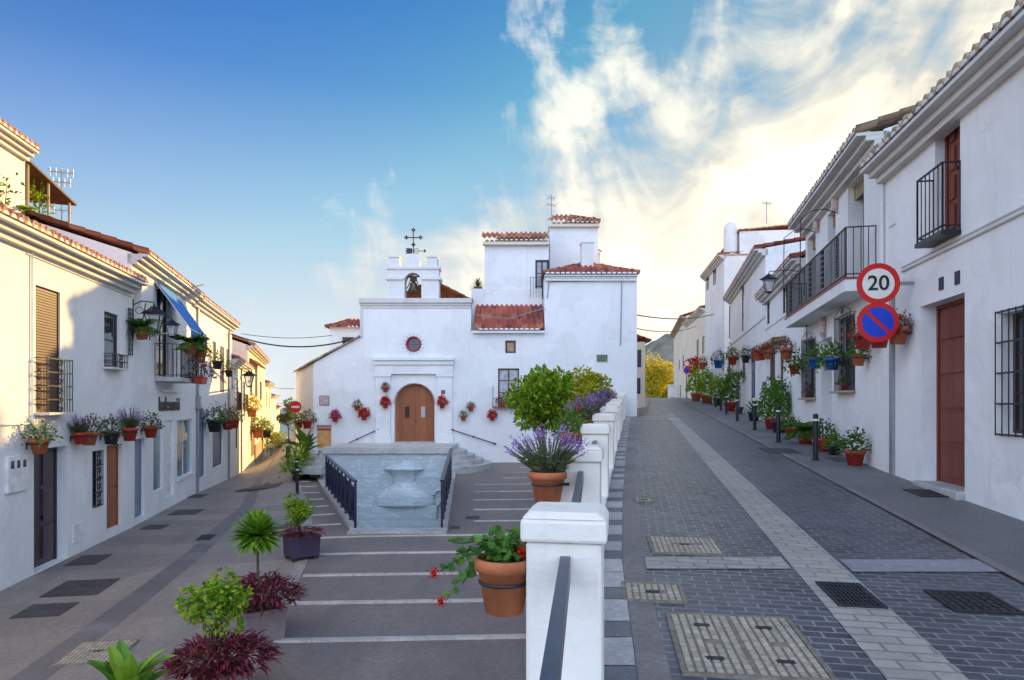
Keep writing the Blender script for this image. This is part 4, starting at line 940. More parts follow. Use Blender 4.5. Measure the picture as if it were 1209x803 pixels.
# tower block
f3 = lambda px: f2(px, 34.6); g3 = lambda py: g2(py, 34.6)
mb = MB(); mb.box(f3(649), f3(706), 2.6, 8.5, cz(391), g3(264)); mb.box(f3(706.2), f3(717), 5.5, 9.5, cz(391), g3(283)); mb.box(f3(700), f3(728), 8, 12, cz(391), g3(301)); kh.part('tower', mb, WHITE)
mb = MB(); U0, U1 = f3(646.5), f3(708.5); tile_sheet(mb, U0, U1, 2.35, 3.9, g3(262.5) + .06, .42, hip=(.25, .9)); tile_sheet(mb, 2.35, 8.7, -.0, 1.15, g3(262.5) + .06, .42, hip=(.9, .9), xf=lambda x, y, z: (U1 - y, x, z)); mb.prism([(f3(662), g3(262)), (f3(672), g3(249)), (f3(676), g3(247)), (f3(679), g3(251)), (f3(680), g3(259))], 4.2, 4.6)
tr = kh.part('roof', mb, TILE); mb = MB(); plugs(mb, U0, U1, 2.34, g3(264)); mb.box(U0 + .05, U1 - .05, 2.42, 8.6, g3(268.5), g3(265.1)); kh.part('cornice', mb, CREAM, tr)
mb = MB(); tile_sheet(mb, f3(705), f3(719), 5.3, 7, g3(282), .3); kh.part('roof', mb, TILE)
# right block hip roof, chimney
mb = MB(); U0, U1 = kx(640.5), kx(754.5); ys_ = -.32
tile_sheet(mb, U0, U1, ys_, 1.95, cz(322.5) + .02, .40, hip=(1.25, 1.25), wl=.24); tile_sheet(mb, ys_, 8.0, 0, 2.4, cz(322.5) + .02, .40, hip=(1.0, 1.0), xf=lambda x, y, z: (U1 - y, x, z)); tile_sheet(mb, ys_, 8.0, 0, 2.4, cz(322.5) + .02, .40, hip=(1.0, 1.0), xf=lambda x, y, z: (U0 + y, x, z))
rr_ = kh.part('roof', mb, TILER); mb = MB(); plugs(mb, U0 + .05, U1 - .05, ys_ - .012, cz(324.5), r=.1, dep=.2); plugs(mb, U0 + .25, U1 - .2, ys_ + .12, cz(329), r=.08, dep=.2); mb.box(U0 + .1, U1 - .1, ys_ + .06, 8, cz(327), cz(325.6)); mb.box(U0 + .15, U1 - .15, ys_ + .18, 8, cz(332), cz(327.05)); kh.part('cornice', mb, WHITE, rr_)
mb = MB(); zc = lambda py: g2(py, 33.0); fx = lambda px: f2(px, 33.0); mb.box(fx(686.5), fx(700.5), .9, 1.6, cz(322), zc(287)); mb.add([(fx(685.5), .86, zc(287)), (fx(701.5), .86, zc(287)), (fx(701.5), 1.64, zc(287)), (fx(685.5), 1.64, zc(287)), (fx(693.5), 1.25, zc(281))], [(0, 1, 2, 3), (0, 1, 4), (1, 2, 4), (2, 3, 4), (3, 0, 4)]); kh.part('chimney', mb, WHITE2)
mb = MB(); mb.tube([(kx(646), -.03, cz(352)), (kx(648), -.03, cz(334)), (kx(652), -.03, cz(332.5)), (kx(733), -.03, cz(331)), (kx(734), -.03, cz(336)), (kx(732.5), -.03, cz(408))], .025, 6); mb.tube([(kx(560), -.03, cz(372)), (kx(600), -.3, cz(377.5)), (kx(643), -.03, cz(364))], .02, 6); kh.part('cable_run', mb, GREYM)
wallbox_k = MB(); wallbox_k.box(kx(704.5), kx(717), -.03, 0, cz(427), cz(419)); tp = kh.part('wall_plaque', wallbox_k, plain('green_tile_plaque', (.10, .14, .08), .3, var=.6, s=9), bevel=.006)
mb = MB(); mb.box(kx(704), kx(717.5), -.02, -.0005, cz(427.6), cz(418.4)); kh.part('frame', mb, TRIM, tp)
FK2 = Front((7.75, 42), (8.9, 48)); 
mb = MB(); mb.box(0, 8, 0, 1.0, 0, 1); 
k2h = thing('street_house', 'narrow sunlit house with dark windows just past the corner house', 'house', (6.6, 43, -.2)); 
mb = MB(); mb.box(0, 1.85, 0, 9, 0, 4.2); build('wall', mb, CREAM, k2h)
mb = MB(); tile_sheet(mb, -.3, 9.2, 0, 2.4, 4.28, .35, xf=lambda x, y, z: (2.2 - y, x, z)); build('roof', mb, TILE, k2h)
for (x, z0, z1) in ((.55, 2.6, 3.7), (1.35, 2.6, 3.7), (1.3, .9, 1.9)):
    mb = MB(); mb.box(x, x + .25, -.02, -.001, z0, z1); w_ = build('window', mb, WOODD, k2h); mb = MB(); mb.box(x + .03, x + .22, -.026, -.0205, z0 + .05, z1 - .05); build('pane', mb, GLASS, w_)
for (y, z0, z1) in ((.8, 2.5, 3.7), (3, 2.5, 3.7), (1, .7, 1.9), (5, 2.5, 3.7)):
    mb = MB(); mb.box(1.851, 1.87, y, y + .8, z0, z1); w_ = build('window', mb, WOODD, k2h); mb = MB(); mb.box(1.871, 1.877, y + .06, y + .74, z0 + .06, z1 - .06); build('pane', mb, GLASS, w_)
# small tower seen over the church's left slope
tw = House('roof_tower', 'little white rooftop tower with tiled hip roof and green window behind the church slope', Front((-10.9, 40.5), (-8.7, 40.5)), 1.5, 'house')
k4 = dict(u0=.75, u1=1.45, z0=2.75, z1=4.05, dep=.12); tw.holes.append(k4); tw.body(4.65, 3, WHITE2, flat=True); tw.window(k4, 2, 2, plain('green_frame', (.02, .10, .05), .5))
mb = MB(); tile_sheet(mb, -.25, 2.45, -.25, 1.2, 4.68, .42, hip=(.85, .3)); tile_sheet(mb, -.25, 2.9, 0, 1.2, 4.68, .42, hip=(.9, .9), xf=lambda x, y, z: (-.25 + y, x, z)); tw.part('roof', mb, TILER)

# ---------------------------------------------------------------- houses along the upper road (right); local x runs from far to near
F1 = Front((7.078, 12.9), (5.28, 2.0)); F2 = Front((8.62, 19.9), (7.082, 12.904)); F3 = Front((10.32, 27.6), (8.622, 19.904)); F4 = Front((13.28, 41.2), (10.33, 27.604))
F5 = Front((16.6, 64.5), (14.1, 45.0)); F7 = Front((20.4, 85.5), (17.0, 66.5))
H1 = House('terraced_house', 'nearest white house on the right with red-brown door and small iron balcony', F1, -1.8)
p1 = H1.hole((1087, 359.6), (1139, 583), .34); p2 = H1.hole((1104, 140), (1104, 285), .24); p3 = dict(zip(('u0', 'u1'), (F1.uz(1182, 370)[0], F1.uz(1182, 370)[0] + 1.5)), z1=F1.uz(1182, 371)[1], z0=F1.uz(1182, 511)[1], dep=.2); H1.holes.append(p3)
p2['z1'] = F1.uz(1133.5, 112)[1]; p1['z1'] = F1.uz(1139, 345)[1]; p2['u1'] = F1.uz(1133.5, 112)[0]; p1['u1'] = F1.uz(1139, 345)[0]
H1.body(4.5, 9, WHITE); H1.roof(4.5, over=.45, depth=5, mat=TILEG, trim=TRIM)
d = H1.door(p1, WOODR, 1, 5); mb = MB(); mb.box(p1['u0'] - .02, p1['u1'] + .02, -.12, .45, p1['z0'] - .12, p1['z0'] + .03); H1.part('threshold', mb, STONE, bevel=.02)
H1.door(p2, WOODR, 2, 4); H1.balcony(p2['u0'] - .08, p2['u1'] + .04, p2['z0'] - .02, .27, .07, 1.0, .14, IRON)
H1.window(p3, 2, 3, WOODD, GLASS); H1.grille(p3, .05, .15, 4)
mb = MB(); zz = F1.uz(1130, 287)[1]; mb.tube([(.9, -.03, zz - .04), (F1.L, -.03, zz - .0)], .018, 6); mb.tube([(.9, -.03, zz + .03), (F1.L, -.03, zz + .07)], .012, 6); H1.part('cable_run', mb, TRIM)
mb = MB(); x = F1.uz(1043, 300)[0]; mb.tube([(.06, -.05, 4.2), (.06, -.05, 2.2)], .03, 8); mb.tube([(.3, -.02, 3.3), (.6, -.02, 3.3)], .01, 5); H1.part('downpipe', mb, WHITE2)
for px, py in ((1112, 335), (1131, 328)):
    u, z = F1.uz(px, py); mb = MB(); mb.box(u - .07, u + .07, -.02, 0, z - .10, z + .10); H1.part('number_plate', mb, BLUEIRON, bevel=.004)
u0, z0 = F1.uz(1055, 318); zz = zr(12.4)
mb = MB(); mb.box(u0 - .08, u0 + .08, -.05, 0, zz, z0); H1.part('cable_duct', mb, GREYM, bevel=.006)
H2 = House('terraced_house', 'white house with long white balcony and ornate ground-floor window grilles', F2, -1.5)
q1 = H2.hole((1001, 222), (1001, 335), .38); q1['u1'] = F2.uz(1020, 215)[0]; q2 = H2.hole((977, 255), (977, 352), .38); q2['u1'] = F2.uz(986.5, 250)[0]; q3 = H2.hole((953.5, 283), (953.5, 370), .38); q3['u1'] = F2.uz(963, 278)[0]
for q in (q1, q2, q3): q['z0'] = F2.uz(1003, 327, .3)[1] + .04
q4 = H2.hole((991, 378), (991, 462), .2); q4['u1'] = F2.uz(1009.5, 370)[0]; q5 = H2.hole((969.5, 402), (970, 497), .45); q5['u1'] = F2.uz(982, 402)[0]; q5['z0'] = zr(16.5) - .02; q6 = H2.hole((951, 404), (951, 470), .22); q6['u1'] = F2.uz(963, 400)[0]; q7 = H2.hole((945, 409), (945, 488), .45); q7['u1'] = F2.uz(949.2, 400)[0]; q7['z0'] = zr(19) - .02
H2.body(5.25, 9, WHITE); H2.roof(5.25, over=.5, depth=5, mat=TILEG, trim=TRIM)
for q in (q1, q2, q3):
    H2.window(q, 2, 3, WOODD); H2.shutter(dict(q, z0=q['z1'] - .30, dep=.2), WOODL)
H2.window(q4, 2, 3, WOODD); H2.grille(q4, .10, .11, 2, True, scroll=True); H2.sill(q4, WOODL, .2); H2.door(q5, plain('pale_grey_door', (.45, .46, .5), .5), 1, 4); H2.window(q6, 2, 3, WOODD); H2.grille(q6, .10, .11, 2, True, scroll=True); H2.sill(q6, WOODL, .2); H2.door(q7, WOODB, 1, 4)
zb2 = F2.uz(1003, 327, .55)[1]; H2.balcony(.15, F2.uz(1035, 300)[0], zb2, .58, .24, 1.0, .115, WHITE, True, DKRED)
for px, py in ((989, 237), (967, 263), (975, 387)):
    u, z = F2.uz(px, py); mb = MB(); mb.lathe([(.001, -.28), (.06, -.24), (.09, -.1), (.10, .1), (.06, .2), (.08, .26), (.001, .3)], 12, (u, -.06, z)); H2.part('ceramic_sconce', mb, plain('painted_ceramic', (.5, .38, .34), .3, var=.6, s=14), smooth=True)
for (pa, pb) in (((955, 280), (990, 252)), ((938, 296), (965, 275))):
    u0, z0 = F2.uz(*pb); mb = MB(); mb.tube([(u0, 0, z0), (u0, -.3, z0 + .12), (u0, -.6, z0 + .1), (u0, -.85, z0 - .1), (u0, -.86, z0 - 1.4)], .012, 6); H2.part('iron_bracket', mb, IRON)
H3 = House('terraced_house', 'lower white house with tiled eaves, small door canopy and many pots outside', F3, -1.2)
r1 = H3.hole((910, 414), (910, 470), .08); r1['u1'] = r1['u0'] + 1.0; r2 = H3.hole((921.5, 418), (921.5, 470), .08); r2['u1'] = r2['u0'] + .7; r3 = H3.hole((905.5, 347), (905.5, 384), .08); r3['u1'] = r3['u0'] + .8; r4 = H3.hole((891.5, 420), (891.5, 480), .15); r4['u1'] = r4['u0'] + 1.1
r5 = H3.hole((924, 330), (924, 372), .08); r5['u1'] = r5['u0'] + .8
H3.body(4.35, 7, WHITE, sl=.2); H3.roof(4.35, over=.42, depth=4, mat=TILER, trim=TRIM, sl=.2)
H3.door(r1, WOODD, 2, 3); H3.window(r2, 1, 3, MAROON); H3.window(r3, 1, 2, WOODD); H3.window(r5, 1, 2, WOODD); H3.door(r4, WOODB)
mb = MB(); tile_sheet(mb, r1['u0'] - .4, r2['u1'] + .5, -.45, 0, r1['z1'] + .12, .12); H3.part('door_canopy', mb, TILEG)
mb = MB(); zz = F3.uz(905, 388)[1]; mb.box(0, F3.L, -.04, 0, zz - .05, zz + .05); H3.part('string_course', mb, WHITE2)
H4 = House('terraced_house', 'tall white house with narrow dark upper windows, third along the upper road', F4, -.8)
hs4 = [H4.hole((876, 338), (876, 392), .075), H4.hole((860.6, 362), (860.6, 400), .075), H4.hole((876.5, 428), (876.5, 445), .075), H4.hole((860, 420), (860, 464), .075), H4.hole((888, 411), (888, 470), .075)]
for h_, w_ in zip(hs4, (.9, .9, 1.1, 1.0, 1.0)): h_['u1'] = h_['u0'] + w_
H4.body(6.4, 8, WHITE, sl=.14); H4.roof(6.4, over=.45, depth=4, mat=TILER, trim=TRIM, sl=.14); H4.window(hs4[0], 1, 3, WOODD); H4.window(hs4[1], 1, 3, WOODD); H4.window(hs4[2], 2, 2, MAROON); H4.door(hs4[3], WOODB); H4.door(hs4[4], plain('dark_blue_door', (.02, .04, .12), .45))
mb = MB(); zz = F4.uz(875, 397)[1]; mb.box(0, F4.L, -.05, 0, zz - .06, zz + .06); H4.part('string_course', mb, WHITE2)
mb = MB(); mb.box(5.0, 13.9, 4.2, 11, 5.5, 10.3); mb.prism([(5.0, 10.301), (13.9, 10.301), (13.9, 10.9), (10.5, 11.5), (5.0, 11.3)], 4.5, 11); up = H4.part('rear_storey', mb, WHITE)
mb = MB(); mb.box(4.9, 14.0, 4.1, 4.3, 10.2, 10.42); H4.part('parapet_coping', mb, TRIM, up)
for (x, y, z) in ((11.5, 3.3, 7.3), (9.0, 3.6, 7.5), (12.6, 4.0, 9.3)):
    mb = MB(); mb.box(x - .4, x + .4, y, y + .6, z - 1.4, z); c_ = H4.part('chimney', mb, WHITE); mb = MB(); mb.tube([(x - .45, y + .3, z), (x + .45, y + .3, z)], .33, 10); H4.part('chimney_cap', mb, TILER, c_)
H5 = House('terraced_house', 'tallest pale house with rounded parapet end and tiled ridge up the road', F5, .0)
hs5 = [H5.hole((822.5, 402), (822.5, 424), .075), H5.hole((829, 398), (829, 418), .075), H5.hole((842, 313), (842, 338), .075), H5.hole((834, 327), (834, 344), .075), H5.hole((838, 440), (838, 470), .075)]
for h_ in hs5: h_['u1'] = h_['u0'] + 1.3
H5.body(10.0, 9, WHITE2, u0=F5.L - 8.2, flat=True); H5.holes = [h for h in H5.holes]
H5.body(7.6, 8, CREAM, u0=0, u1=F5.L - 8.21, name='lower_wall')
H5.roof(10.0, over=.4, depth=1.2, u0=F5.L - 8.2, trim=TRIM, sl=.04); 
H5.roof(7.66, u0=0, u1=F5.L - 8.3, over=.4, depth=4, trim=TRIM, sl=.2)
for h_ in hs5[:4]: H5.window(h_, 2, 3, WOODD)
H5.door(hs5[4], WOODB)
mb = MB(); mb.box(F5.L - 8.2, F5.L - .02, 1.0, 9, 10.0, 11.5); mb.lathe([(.45, 10.0), (.45, 11.7), (.40, 12.0), (.22, 12.2), (.001, 12.26)], 14, (F5.L - .5, .5, 0)); st = H5.part('parapet', mb, WHITE2)
mb = MB(); tile_sheet(mb, F5.L - 8.2, F5.L + .1, .9, 6.5, 11.56, .07); H5.part('roof', mb, TILE, st)
mb = MB(); mb.box(F5.L + .0, F5.L + .04, 0, 9, 9.9, 10.0); H5.part('string_course', mb, WOODL)
H7 = House('terraced_house', 'far pale house with timber eaves near the crest of the upper road', F7, .3)
hs7 = [H7.hole((801.5, 425), (801.5, 437), .075), H7.hole((806, 420), (806, 436), .075), H7.hole((803, 455), (803, 471), .075), H7.hole((811, 428), (811, 444), .075)]
for h_ in hs7: h_['u1'] = h_['u0'] + 1.3
H7.body(8.7, 8, CREAM); H7.roof(8.7, over=.5, depth=4, trim=WOODL)
for h_ in hs7: H7.window(h_, 2, 2, WOODD)

# ---------------------------------------------------------------- plants
def rng(seed): return np.random.default_rng(seed)
def dome(n, r, h, seed, lo=-.15, shell=.55):
    g = rng(seed); d = g.normal(size=(n, 3)); d /= np.linalg.norm(d, axis=1, keepdims=True); d[:, 2] = np.abs(d[:, 2]) * (1 - lo) + lo * g.random(n)
    k = g.uniform(shell, 1, n)[:, None] ** .6
    k = k * (1 + .22 * np.sin(5 * np.arctan2(d[:, 1], d[:, 0]) + seed))[:, None]
    return d * k * np.array([r, r, h]), d, g
def bush(r, h, n, l, w, mat, seed, z0=0.0, fl=None, fn=0, fs=.03, lo=-.2, per=6, stems=True):
    out = []; mb = MB(); C, D, g = dome(n, r, h, seed, lo); C[:, 2] += z0 + h * .1
    mb.leaves(C, D + g.normal(size=D.shape) * .6 + np.array([0, 0, .25]), l, w, .18, seed, .15)
    if stems:
        for i in range(7):
            j = int(g.integers(n)); mb.tube([(0, 0, 0), tuple(C[j] * .5 + np.array([0, 0, .02])), tuple(C[j])], .004 + r * .015, 4)
    out.append(('foliage', mb, mat))
    if fl:
        fb = MB(); C2, D2, g2_ = dome(fn, r * 1.08, h * 1.1, seed + 5, lo, .85); C2[:, 2] += z0 + h * .12
        CC = np.repeat(C2, per, 0) + g2_.normal(size=(fn * per, 3)) * fs * .5; fb.leaves(CC, np.repeat(D2, per, 0) + g2_.normal(size=(fn * per, 3)) * .9, fs, fs * .8, .1, seed + 1); out.append(('blossom', fb, fl))
    return out
def lavender(r, h, n, seed, mat=None, droop=.0):
    g = rng(seed); mb = MB(); fb = MB(); C = []; D = []
    fc = []; fd = []
    for i in range(n):
        a = g.uniform(0, 2 * math.pi); t = g.uniform(.15, 1.0) ** .7; L = h * g.uniform(.75, 1.15); out = Vector((math.cos(a) * r * t, math.sin(a) * r * t, L * (1 - .45 * t * t)))
        p0 = Vector((math.cos(a) * r * .25 * t, math.sin(a) * r * .25 * t, 0)); pm = p0.lerp(out, .55) + Vector((0, 0, L * .08))
        mb.tube([p0, pm, out], .0035 + r * .004, 3)
        dv = (out - pm).normalized()
        sl_ = L * g.uniform(.22, .34); k = 12
        for j in range(k):
            q = out + dv * (sl_ * (j / k - .35)); fc.append(tuple(q)); e = perp(dv); b = g.uniform(0, 6.28); fd.append(tuple(dv * .9 + e[0] * math.cos(b) + e[1] * math.sin(b)))
        for j in range(9): q = p0.lerp(pm, g.uniform(.2, 1)); C.append(tuple(q)); D.append((g.normal() + math.cos(a), g.normal() + math.sin(a), g.uniform(.0, 1)))
    mb.leaves(np.array(C), np.array(D), h * .2, h * .045, .15, seed); fb.leaves(np.array(fc), np.array(fd), h * .055, h * .035, .2, seed)
    return [('foliage', mb, G_GREY), ('blossom', fb, mat or F_LAV)]
def fern(r, h, n, seed, mat=None):
    g = rng(seed); mb = MB(); C = []; D = []
    for i in range(n):
        a = g.uniform(0, 6.283); L = g.uniform(.7, 1.1); pts = []
        for k in range(9):
            t = k / 8; x = r * L * t * 1.1; z = h * L * (1.6 * t - 1.15 * t * t) if i % 3 else h * L * (.8 * t - 1.2 * t * t); pts.append(Vector((math.cos(a) * x, math.sin(a) * x, z)))
        mb.tube(pts, .004, 3)
        s_ = Vector((-math.sin(a), math.cos(a), 0))
        for p, q in zip(pts[1:], pts[2:] + [pts[-1]]):
            for m in range(3):
                for sg in (-1, 1): c = p.lerp(q, m / 3); C.append(tuple(c)); D.append(tuple(s_ * sg + Vector((math.cos(a), math.sin(a), 0)) * .6 + Vector((0, 0, -.2))))
    mb.leaves(np.array(C), np.array(D), r * .26, r * .07, .1, seed); return [('foliage', mb, mat or G_MID)]
def blade(mb, p, d, L, w, bend=.5, n=6, tw=.1, g=None):           # long leaf: strip of quads with a keel
    d = Vector(d).normalized(); side = d.cross(Vector((0, 0, 1)));
    if side.length < .05: side = Vector((1, 0, 0))
    side.normalize(); vs = []; q = Vector(p); dr = d.copy()
    for i in range(n + 1):
        t = i / n; ww = w * (math.sin(math.pi * min(1, .12 + t * .88)) ** .8) * (1 if t < .98 else .05); up = side.cross(dr)
        vs += [q - side * ww / 2 + up * ww * .18, q, q + side * ww / 2 + up * ww * .18]
        q = q + dr * (L / n); dr = (dr + Vector((0, 0, -bend / n))).normalized()
    mb.add(vs, [f for i in range(n) for f in ((3 * i, 3 * i + 1, 3 * i + 4, 3 * i + 3), (3 * i + 1, 3 * i + 2, 3 * i + 5, 3 * i + 4))])
def rosette(r, n, w, seed, mat, c=(0, 0, 0), lo=-.35, bend=.35):
    g = rng(seed); mb = MB()
    for i in range(n):
        a = i * 2.39996 + g.uniform(-.2, .2); e = lo + (1.5 - lo) * (i / n) ** 1.1
        blade(mb, c, (math.cos(a) * math.cos(e), math.sin(a) * math.cos(e), math.sin(e)), r * g.uniform(.85, 1.1), w, bend)
    return [('foliage', mb, mat)]
def purple(r, h, n, seed, z0=0.0):
    g = rng(seed); mb = MB()
    for i in range(n):
        a = g.uniform(0, 6.283); t = g.random() ** .5; p = Vector((math.cos(a) * r * t, math.sin(a) * r * t, z0 + h * (1 - .65 * t * t) * g.uniform(.3, 1.0)))
        blade(mb, p, (math.cos(a) + g.normal() * .6, math.sin(a) + g.normal() * .6, g.uniform(-.1, .9)), g.uniform(.07, .23) * (r / .45) ** .5, g.uniform(.018, .036) * (r / .45) ** .5, g.uniform(.5, 1.6), 4)
    for i in range(24):
        a = g.uniform(0, 6.283); t = g.random() ** .5; mb.tube([(0, 0, 0), (math.cos(a) * r * t * .6, math.sin(a) * r * t * .6, z0 + h * .5), (math.cos(a) * r * t, math.sin(a) * r * t, z0 + h * (1 - .6 * t * t))], .006, 4)
    return [('purple_foliage', mb, P_PUR)]
def clump_crown(r, h, c, n, l, w, mat, seed, clumps=26):
    g = rng(seed); mb = MB(); cs = g.normal(size=(clumps, 3)); cs /= np.linalg.norm(cs, axis=1, keepdims=True); cs *= (g.uniform(.35, .9, clumps)[:, None]) * np.array([r, r, h])
    per = n // clumps
    for i in range(clumps):
        rr = r * g.uniform(.28, .46); d = g.normal(size=(per, 3)); d /= np.linalg.norm(d, axis=1, keepdims=True); k = g.uniform(.5, 1, per)[:, None] ** .5
        C = cs[i] + d * k * rr + np.array(c); mb.leaves(C, d + g.normal(size=d.shape) * .7 + np.array([0, 0, -.1]), l, w, .2, seed * 100 + i, .1)
    return [('crown', mb, mat)], cs + np.array(c)
def tree(name, label, loc, trunk_h, r, h, n, l, w, mat, seed, clumps=26, tr=.09, group=None, lean=(0, 0)):
    t = thing(name, label, 'tree', loc, 0, group); c = (lean[0], lean[1], trunk_h + h * .75)
    parts, cs = clump_crown(r, h, c, n, l, w, mat, seed, clumps); tb = MB()
    fork = Vector((lean[0] * .6, lean[1] * .6, trunk_h)); tb.tube([(0, 0, -.1), (lean[0] * .2 + .03, lean[1] * .2, trunk_h * .5), fork], tr, 8, tr * .7)
    for q in cs[:12]: tb.tube([fork, fork.lerp(Vector(q), .5) + Vector((0, 0, .1)), Vector(q)], tr * .4, 6, tr * .12)
    build('trunk', tb, BARK, t)
    for nm, mb, mt in parts: build(nm, mb, mt, t, recalc=False)
    return t
def pot_mesh(Rr, h, style='round'):
    mb = MB()
    if style == 'round': mb.lathe([(.001, 0), (.66 * Rr, 0), (.92 * Rr, .78 * h), (1.04 * Rr, .79 * h), (1.05 * Rr, .97 * h), (1.0 * Rr, h), (.93 * Rr, h), (.91 * Rr, .90 * h), (.001, .88 * h)], 20)
    return mb
def potted(name, label, loc, Rr, h, potmat, parts, group=None, rotz=0, hook=False, cat='flower pot', soil=True, potname='pot', legs=False):
    t = thing(name, label, cat, loc, rotz, group); p = build(potname, pot_mesh(Rr, h), potmat, t, smooth=False)
    for f in p.data.polygons: f.use_smooth = abs(f.normal.z) < .8
    mb = MB(); mb.lathe([(.001, .86 * h), (.9 * Rr, .89 * h), (.001, .915 * h)], 14); build('soil', mb, SOIL, p)
    if hook:
        mb = MB(); k = Rr * .93; mb.tube([(k * math.cos(a), k * math.sin(a), h * .66) for a in [2 * math.pi * i / 20 for i in range(21)]], .009, 6); mb.bar((0, k, h * .66), (0, Rr + .055, h * .66), .02, .035); mb.box(-.02, .02, Rr + .045, Rr + .058, h * .3, h * .8); build('bracket', mb, IRON, t)
    for nm, mb, mt in parts:
        o = build(nm, mb, mt, t, recalc=False); o.location = (0, 0, h * .9)
    return t
def wall_pot(fr, px, py, Rr, kind, potmat, label, group, seed, name='wall_pot', hk=1.7, q=None):
    Rr *= random.Random(seed).uniform(.88, 1.1); h = Rr * hk; qq = (Rr + .06) if q is None else q; u, z = fr.uz(px, py, qq)
    t = potted(name, label, fr.w(u, qq, z - h * .5), Rr, h, potmat, kinds(kind, Rr, seed), group, fr.ang, True); t.rotation_euler.x = random.Random(seed).uniform(-.07, .02); t.rotation_euler.y = random.Random(seed + 1).uniform(-.05, .05); return t
def kinds(kind, r, s):
    if kind == 'red': return bush(r * 1.5, r * 1.6, 150, r * .55, r * .34, G_MID, s, 0, F_RED, 26, r * .22, -.5)
    if kind == 'redfull': return bush(r * 1.4, r * 1.4, 60, r * .5, r * .3, G_DARK, s, 0, F_RED, 120, r * .34, -.5)
    if kind == 'pink': return bush(r * 1.5, r * 1.3, 90, r * .5, r * .3, G_DARK, s, 0, F_PINK, 100, r * .32, -.6)
    if kind == 'green': return bush(r * 1.55, r * 1.5, 240, r * .5, r * .28, G_MID, s, 0, None, 0, 0, -.5)
    if kind == 'dark': return bush(r * 1.6, r * 1.4, 260, r * .45, r * .2, G_DARK, s, 0, F_LAV, 14, r * .18, -.6)
    if kind == 'mix': return bush(r * 1.6, r * 1.5, 180, r * .5, r * .25, G_GREY, s, 0, F_RED, 12, r * .2, -.5)
    if kind == 'dry': return bush(r * 1.5, r * 1.2, 300, r * .35, r * .22, F_DRY, s, 0, None, 0, 0, -.6)
    if kind == 'pale': return bush(r * 1.6, r * 1.6, 170, r * .5, r * .3, G_MID, s, 0, F_PAL, 30, r * .25, -.4)
    if kind == 'yellow': return bush(r * 1.6, r * 1.5, 120, r * .5, r * .3, G_CIT, s, 0, F_YEL, 60, r * .28, -.6)
    if kind == 'lav': return lavender(r * 1.7, r * 2.6, 60, s)
    if kind == 'fern': return fern(r * 2.2, r * 2.2, 60, s)
    if kind == 'spiky': return rosette(r * 2.4, 44, r * .28, s, G_DARK, (0, 0, 0), -.1, .5)
    if kind == 'trail': return bush(r * 1.8, r * 1.5, 200, r * .6, r * .42, G_MID, s, -r * .3, None, 0, 0, -1.0)
    if kind == 'tall': return bush(r * 1.6, r * 4.2, 620, r * .55, r * .34, G_MID, s, r * .3, None, 0, 0, -.1)
    if kind == 'tally': return bush(r * 1.5, r * 3.4, 520, r * .5, r * .32, G_CIT, s, r * .3, None, 0, 0, -.1)
    if kind == 'herb': return bush(r * 1.3, r * 1.7, 200, r * .42, r * .3, G_DARK, s, 0, F_RED, 5, r * .15, -.2)

# ---- foreground pot on the first post
def post_left(i): y, x = posts[i + 1]; return x - .215, y
pr = rng(5)
def geranium_trailing(r, seed):
    rnd = random.Random(seed); mb = MB(); fb = MB()
    def stem(pts, nl, rl):
        mb.tube(pts, .0045, 5)
        P_ = [Vector(p) for p in pts]
        for i in range(nl):
            t = (i + .6) / nl * (len(P_) - 1); k = min(len(P_) - 2, int(t)); q = P_[k].lerp(P_[k + 1], t - k)
            off = Vector((rnd.uniform(-1, 1), rnd.uniform(-1, 1), rnd.uniform(-.2, 1))).normalized(); c = q + off * rl * 1.1
            mb.tube([q, q.lerp(c, .5) + Vector((0, 0, .006)), c], .0018, 4); mb.rleaf(c, off + Vector((0, -.5, .75)), rl * rnd.uniform(.7, 1.2), 10, .10, rnd)
    for i in range(24):
        a = rnd.uniform(0, 6.28); R0 = r * rnd.uniform(.2, .8); top = Vector((math.cos(a) * R0 * 1.3, math.sin(a) * R0 * 1.3, rnd.uniform(.05, .17)))
        stem([(math.cos(a) * R0 * .4, math.sin(a) * R0 * .4, -.02), top * .6, top], 5, rnd.choice((.018, .026, .032)))
    # long stems hanging over the left side
    for i, (dx, dz, L) in enumerate(((-.30, .10, 1), (-.26, .03, 1), (-.34, -.06, 1.0), (-.22, -.12, 1.0), (-.30, -.20, 1.0), (-.16, .13, 1), (-.2, .05, 1))):
        y_ = rnd.uniform(-.08, .08); stem([(-.03, y_ * .3, 0), (dx * .35, y_ * .7, .07 + max(0, dz) * .4), (dx * .75, y_, dz * .5 + .03), (dx, y_, dz)], 10, .023)
        if i in (2, 4):
            for k in range(12): fb.leaves(np.array([[dx - .03, y_, dz - .01]]) + np.random.default_rng(k).normal(size=(5, 3)) * .013, np.random.default_rng(k + 9).normal(size=(5, 3)), .018, .013, .1, k)
    for (x, y_, z) in ((.085, -.09, .085), (.10, -.08, .06)):
        fb.leaves(np.array([[x, y_, z]]) + np.random.default_rng(3).normal(size=(26, 3)) * .009, np.random.default_rng(4).normal(size=(26, 3)), .02, .016, .1, 3); mb.tube([(.03, -.02, 0), (x, y_, z)], .003, 4)
    return [('foliage', mb, G_MID), ('blossom', fb, F_RED)]
x, y = post_left(0); Rr = .15; Y1 = y - .02
loc = at(598, 722, Y1); loc.x = x - Rr * 1.04 + .045
fp = potted('hanging_pot', 'terracotta pot of trailing geranium in an iron ring on the nearest white post', loc, Rr, .285, TERRA, geranium_trailing(Rr, 7), 'flower pots hung along the balustrade', 0, False)
